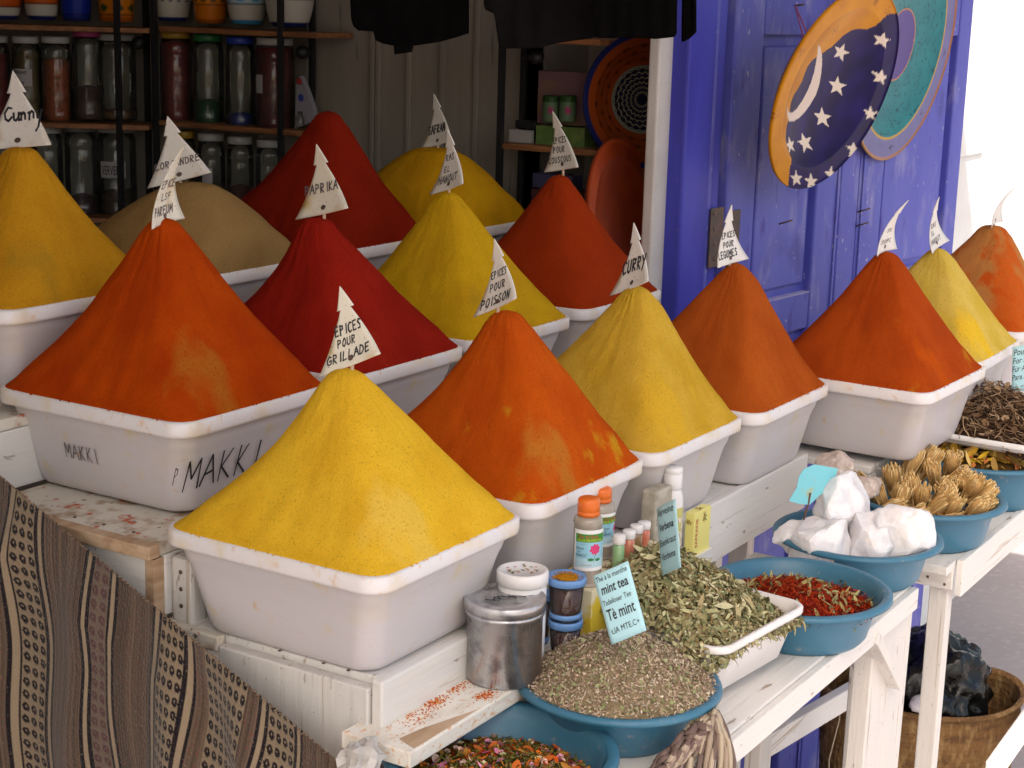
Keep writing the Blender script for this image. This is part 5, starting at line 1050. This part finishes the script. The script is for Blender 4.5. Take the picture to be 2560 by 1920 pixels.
jar(LW, -30, 62, 316, 536, WHT, (.12, .10, .06), .5, 'white lidded jar at the left edge, lower jar shelf')
jar(LW, 84, 162, 316, 536, WHT, (.10, .09, .07), .3, 'white lidded jar behind the Curry sign')
jar(LW, 166, 248, 312, 536, (.2, .2, .2), (.10, .04, .05), .22, 'unlidded looking jar with a little red at its bottom')
jar(LW, 246, 345, 314, 536, WHT, (.12, .08, .05), .28, 'wide jar with a paper label reading VERVEINE', off=.05, lbl=('VERVEINE', .0, .52, 1.3, .18, (.42, .42, .44)))
jar(RW, 440, 492, 328, 560, (.42, .24, .02), (.22, .11, .02), .9, 'half hidden jar with yellow lid, lower jar shelf')
jar(RW, 494, 566, 334, 566, WHT, (.10, .07, .04), .5, 'jar with a small blank label, lower jar shelf', lbl=('', -.1, .55, .7, .18, (.40, .39, .40)))
jar(RW, 568, 636, 342, 572, WHT, (.10, .02, .015), .5, 'jar with dark red lower half, lower jar shelf')
jar(RW, 640, 706, 350, 580, WHT, (.09, .05, .03), .4, 'jar beside the tallest dark red cone')
p = RW(750, 318, .12); tag(mk('small_bottle', *lathe((p[0], p[1], p[2]), [(.013, 0), (.014, .002), (.014, .03), (.007, .037), (.007, .048)], 20), glass_mat('jar_glass', (.90, .92, .90), .955)), 'tiny clear bottle at the end of the shelf', 'bottle')
p = [RW(*q, .10) for q in ((742, 322), (792, 300), (786, 268), (770, 222), (756, 190), (746, 200))]
wbg = thing('dotted_paper_bag', p[0], 'white paper bag with red and blue dots behind the jars', 'bag'); mk('bag', p, [tuple(range(6))], mat('bag_paper', (.30, .29, .33), .7), wbg, smooth=False, solid=.02)
for (x, y, cc) in ((748, 203, (.35, .03, .03)), (752, 244, (.03, .05, .35))): mk('dot', *disc_on(RW(x, y, .135), (-1, 0, 0), .011, .001, 16), mat('dot_%d' % x, cc, .6), wbg)
# glazed pots on the top shelf
def pot(PW, x0, x1, yb, H, bands, label, flare=1.0, off=.09):
    A = PW((x0+x1)/2, yb, off); D = dep(A); r = (x1-x0)*D/FOC/2; NA, NZ = 72, 40; V, C = [], []
    for j in range(NZ):
        t = j/(NZ-1); rr = r*(.72+.28*min(1, (t*2.2))**.6*flare) if t > .04 else r*.72
        for i in range(NA): a = 2*pi*i/NA; V.append((A[0]+rr*cos(a), A[1]+rr*sin(a), A[2]+H*t)); C.append(bands(t, a*NA/(2*pi)/NA))
    F = [(j*NA+i, j*NA+(i+1) % NA, (j+1)*NA+(i+1) % NA, (j+1)*NA+i) for j in range(NZ-1) for i in range(NA)]
    F.append(tuple(range(NA))[::-1]); F.append(tuple((NZ-1)*NA+i for i in range(NA)))
    tag(mk('glazed_pot', V, F, M_ATT, col=np.array(C)), label, 'pot', 'glazed pots on the top shelf')
def bd(base, low, lowt, foot, pat=None):
    def f(t, u):
        if t < .055: return foot
        if t < lowt: return low
        if abs(t-lowt) < .02: return tuple(q*.3 for q in base)
        if pat and t > lowt+.05:
            k = abs(((u*pat[1]) % 1)-.5)*2+abs((((t-lowt)*pat[2]) % 1)-.5)*2
            if k < .75: return pat[0]
        return base
    return f
WHp = S(185, 180, 168); NV = S(25, 35, 90)
pot(LW, -48, 58, 48, .20, bd(S(190, 85, 25), WHp, .19, NV), 'orange pot with white foot band, leftmost on the top shelf')
pot(LW, 60, 150, 49, .20, bd(S(195, 90, 25), WHp, .24, NV), 'orange pot with wide white foot band beside the blue pot')
pot(LW, 146, 236, 52, .20, bd(S(25, 45, 140), S(25, 45, 140), .1, NV), 'plain cobalt blue pot on the top shelf', .5)
pot(LW, 236, 348, 54, .22, bd(S(200, 115, 20), S(195, 105, 20), .1, S(160, 85, 20), (S(60, 70, 25), 7, 5)), 'amber pot with green diamonds at the end of the top shelf', .35)
pot(RW, 384, 480, 52, .19, bd(WHp, WHp, .26, NV, (NV, 14, 9)), 'white pot with fine blue lattice', 1.1)
pot(RW, 480, 572, 58, .19, bd(S(200, 120, 25), S(190, 105, 20), .3, S(150, 80, 20), (S(110, 70, 20), 10, 7)), 'amber yellow pot between two white ones', .8)
pot(RW, 566, 668, 60, .20, bd(S(170, 190, 200), WHp, .3, S(60, 130, 170), (S(80, 150, 190), 8, 5)), 'pale pot with sky blue scallops', 1.0)
pot(RW, 664, 784, 66, .20, bd(S(190, 190, 185), WHp, .4, NV, (NV, 9, 6)), 'white pot with navy flower band, rightmost on the top shelf', 1.15)
# goods on the right shelf
def gbox(x0, x1, y0, y1, dpth, off, m, label, cat, name):
    A, B = RW(x0, y1, off), RW(x1, y1, off); zt = RW(x0, y0, off)[2]
    return tag(mk(name, *box(A[0], A[0]+dpth, min(A[1], B[1]), max(A[1], B[1]), A[2], zt), m, smooth=False, bevel=.002), label, cat)
gbox(1338, 1460, 312, 366, .08, .10, mat('green_card', (.09, .16, .035), .6, [((.16, .22, .05), 20, .5, .6)]), 'low green box on the right shelf', 'box', 'tea_box')
gbox(1342, 1465, 176, 308, .04, .06, mat('pink_card', (.17, .085, .10), .6, [((.20, .12, .06), 9, .5, .6)]), 'pinkish box standing behind the two green tins', 'box', 'tea_box')
gbox(1271, 1326, 323, 355, .02, .12, mat('white_card', (.34, .32, .31), .6), 'small white box on the right shelf', 'box', 'small_box')
gbox(1288, 1338, 300, 320, .05, .05, M_IRON, 'small black box behind the white one', 'box', 'small_box')
for x0, lab in ((1356, 'left green tin with a pink flower'), (1398, 'right green tin with a pink flower')):
    A = RW(x0+20, 306, .10); D = dep(A); r = 42*D/FOC/2; H = 66*D/FOC; V, C = [], []
    for j in range(24):
        for i in range(48):
            a = 2*pi*i/48; V.append((A[0]+r*cos(a)*(.85 if j < 1 or j > 22 else 1), A[1]+r*sin(a)*(.85 if j < 1 or j > 22 else 1), A[2]+.001+H*j/23)); fl = math.hypot((a-math.atan2(-FWD[1], -FWD[0])-(2*pi if a-math.atan2(-FWD[1], -FWD[0]) > pi else 0))*r, H*(j/23-.45)) < r*.42
            C.append(S(140, 45, 90) if fl else (S(38, 66, 30) if j > 17 else S(84, 105, 78)))
    tag(mk('tea_tin', V, [(j*48+i, j*48+(i+1) % 48, (j+1)*48+(i+1) % 48, (j+1)*48+i) for j in range(23) for i in range(48)]+[tuple(range(48))[::-1], tuple(23*48+i for i in range(48))], M_ATT, col=np.array(C)), lab, 'tin')
gbox(1325, 1480, 470, 560, .10, .10, mat('maroon_card', (.10, .03, .03), .6), 'dark maroon carton low behind the brick red cone', 'carton', 'carton')
gbox(1330, 1430, 432, 468, .06, .12, mat('navy_card', (.05, .05, .12), .6), 'dark blue carton on top of the maroon one', 'carton', 'carton')

# ============================================================ UNDER THE TABLES
bc_ = at_d(2302, 1722, 4.9); zr = float(bc_[2])
bk = thing('straw_basket', (bc_[0], bc_[1], GZ), 'large woven straw basket behind the table legs holding a black bag', 'basket')
a1_ = OFF; a2_ = np.array([-OFF[1], OFF[0], 0])
def bring(q, z, wv=0, seg=300, rb=0): return np.array([(bc_+a1_*cos(a)*(.292*q*(1+.02*sin(a*2))+rb*sin(a*100))+a2_*sin(a)*(.20*q+rb*sin(a*100)))*[1, 1, 0]+[0, 0, z+wv*sin(a*2+.6)] for a in np.linspace(0, 2*pi, seg, endpoint=False)])
M_STRAW = mat('woven_straw', (.19, .098, .030), .85, [((.12, .058, .018), 9, .45, .65, (1, 1, 4)), ((.27, .165, .065), 60, .5, .65, (1, 1, .3))], bump=[(110, 1.0, .006, (1, 1, .3)), (70, .9, .008, (.25, .25, 1.4))])
rg = [bring(.80, GZ), bring(.86, GZ+.01)]+[bring(.86+.14*(k/44), GZ+.02+(zr-GZ-.02)*k/44+0, .012*k/44, rb=.0032*(1 if k % 2 else -1)*(0 if k in (38, 39, 42) else 1)) for k in range(45)]+[bring(1.015, zr+.004, .012), bring(1.0, zr+.010, .012), bring(.975, zr+.004, .012)]+[bring(.97-.12*(k/8), zr-(zr-GZ-.03)*k/8, .012*(1-k/8)) for k in range(9)]
V, F = loft(rg, cap1=True); mk('weave', V, F, M_STRAW, bk)
rb_ = [p for p in bring(1.02, zr+.004, .012)]; mk('rim', *tube(rb_+[rb_[0]], .008, 8), M_STRAW, bk)
hp = [at_d(2102, 1752, 4.66), at_d(2098, 1800, 4.66), at_d(2085, 1850, 4.66), at_d(2072, 1900, 4.66), at_d(2074, 1960, 4.66)]; mk('loose_string', *tube(hp, .0022, 5), mat('twine', (.35, .28, .2), .8), bk)
def crumple(c, r, sc, seed, n=5, amp=.3, octs=4):
    bm = bmesh.new(); bmesh.ops.create_icosphere(bm, subdivisions=n, radius=1); V = []
    for v in bm.verts:
        p = v.co.copy(); k = 1; q = p*1.4+Vector((seed, seed*.7, 0))
        for o_ in range(octs): k -= amp*abs(MN.noise(q))*(.62**o_); q *= 2.1
        p *= 1.12*k; V.append((c[0]+p.x*r*sc[0], c[1]+p.y*r*sc[1], c[2]+p.z*r*sc[2]))
    F = [tuple(v.index for v in f.verts) for f in bm.faces]; bm.free(); return V, F
bag = at_d(2322, 1712, 4.9); tag(mk('black_bag', *crumple((bag[0], bag[1], bag[2]-.015), .20, (.98, .86, .92), 3, 5, .26, 4), mat('black_plastic', (.004, .004, .004), .24, bump=[(22, .7, .012)], spec=.35)), 'crumpled black plastic bag stuffed in the straw basket', 'plastic bag')
wp = at_d(2300, 1758, 4.69); tag(mk('white_paper', *crumple(wp, .035, (1.5, .8, .5), 9, 3), mat('crumpled_paper', (.55, .52, .56), .7)), 'scrap of white paper at the rim of the basket', 'paper')
# wool tassel hanging over the table edge
tz = at_y(1768, 1775, 1.07); ts = []; base = at_d(1765, 1782, dep(tz)-.004)
for k in range(44):
    f = k/43; r0_ = random.Random(k); 
    s0 = at_d(1755+r0_.uniform(-26, 26)+f*30, 1782+r0_.uniform(-8, 10)+f*4, dep(tz)-.004-r0_.uniform(0, .02)); mid_ = at_d(1715+f*112+r0_.uniform(-6, 6), 1812+abs(f-.55)*26+r0_.uniform(-6, 6), dep(tz)-.035-r0_.uniform(0, .02)); en = at_d(1655+f*178+r0_.uniform(-8, 8), 1912+r0_.uniform(-8, 8)+(0 if f < .8 else -20*(f-.8)), dep(tz)-.02-r0_.uniform(0, .02)); en2 = en-np.array([0, 0, .10])
    P = [(1-t)**3*s0+3*t*(1-t)**2*(s0*.3+mid_*.7)+3*t*t*(1-t)*(mid_*.6+en*.4)+t**3*en for t in np.linspace(0, 1, 9)]+[en2]
    ts.append(tube(P, .0046, 5)+(np.array(random.choice([S(162, 145, 128), S(134, 118, 106), S(180, 166, 146), S(150, 132, 128), S(114, 98, 92)])),))
    if k < 20:
        for q in range(5):
            u = P[2+q]; ts.append(tube([u+np.array([-.004, 0, -.004]), u+np.array([0, -.004, .004]), u+np.array([.004, 0, -.003])], .0026, 4)+(np.array(S(120, 100, 96)),))
for k in range(13):
    r0_ = random.Random(90+k); A_ = at_d(1772, 1806, dep(tz)-.02); B_ = at_d(1590, 1985, dep(tz)-.07); o_ = r0_.uniform(-1, 1); ph = r0_.uniform(0, 6.28)
    P = [A_+(B_-A_)*t+np.array([0, 0, 1])*(.026*o_*min(1, t*2.5+.2)+.004*sin(t*26+ph))-FWD*(.016*math.sqrt(max(0, 1-o_*o_))+.006*cos(t*34+ph))+np.array([0, 0, .006*sin(pi*t)]) for t in np.linspace(0, 1, 44)]
    ts.append(tube(P, .0046, 6)+(np.array(random.choice([S(158, 140, 126), S(132, 114, 106), S(176, 160, 142), S(110, 92, 86)])),))
tag(mkj('wool_tassel', ts, M_HERB), 'thick grey brown wool tassel hanging over the table edge below the mint basin', 'tassel')
zf = dome((base[0], base[1]), .05, base[2]-.006, .012, 1.5, .006)
tag(mkj('herb_crumbs', scatter(disc_pt((base[0]-.01, base[1]+.012), .032), zf, 260, [(1, 'bit', (.004, .009), .004, MINT), (1, 'thread', (.008, .016), .0015, VERB)], .008, .9), M_HERB), 'dry herb crumbs caught on top of the wool tassel', 'dried herb', kind='stuff')
# crumpled plastic by the blanket
cr = at_d(905, 1905, 2.52); tag(mk('crumpled_bag', *crumple(cr, .050, (1.0, .7, .9), 17, 3, .55), mat('translucent_bag', (.50, .47, .44), .35, spec=.6), smooth=False), 'crumpled pale plastic bag under the end of the plank', 'plastic bag')
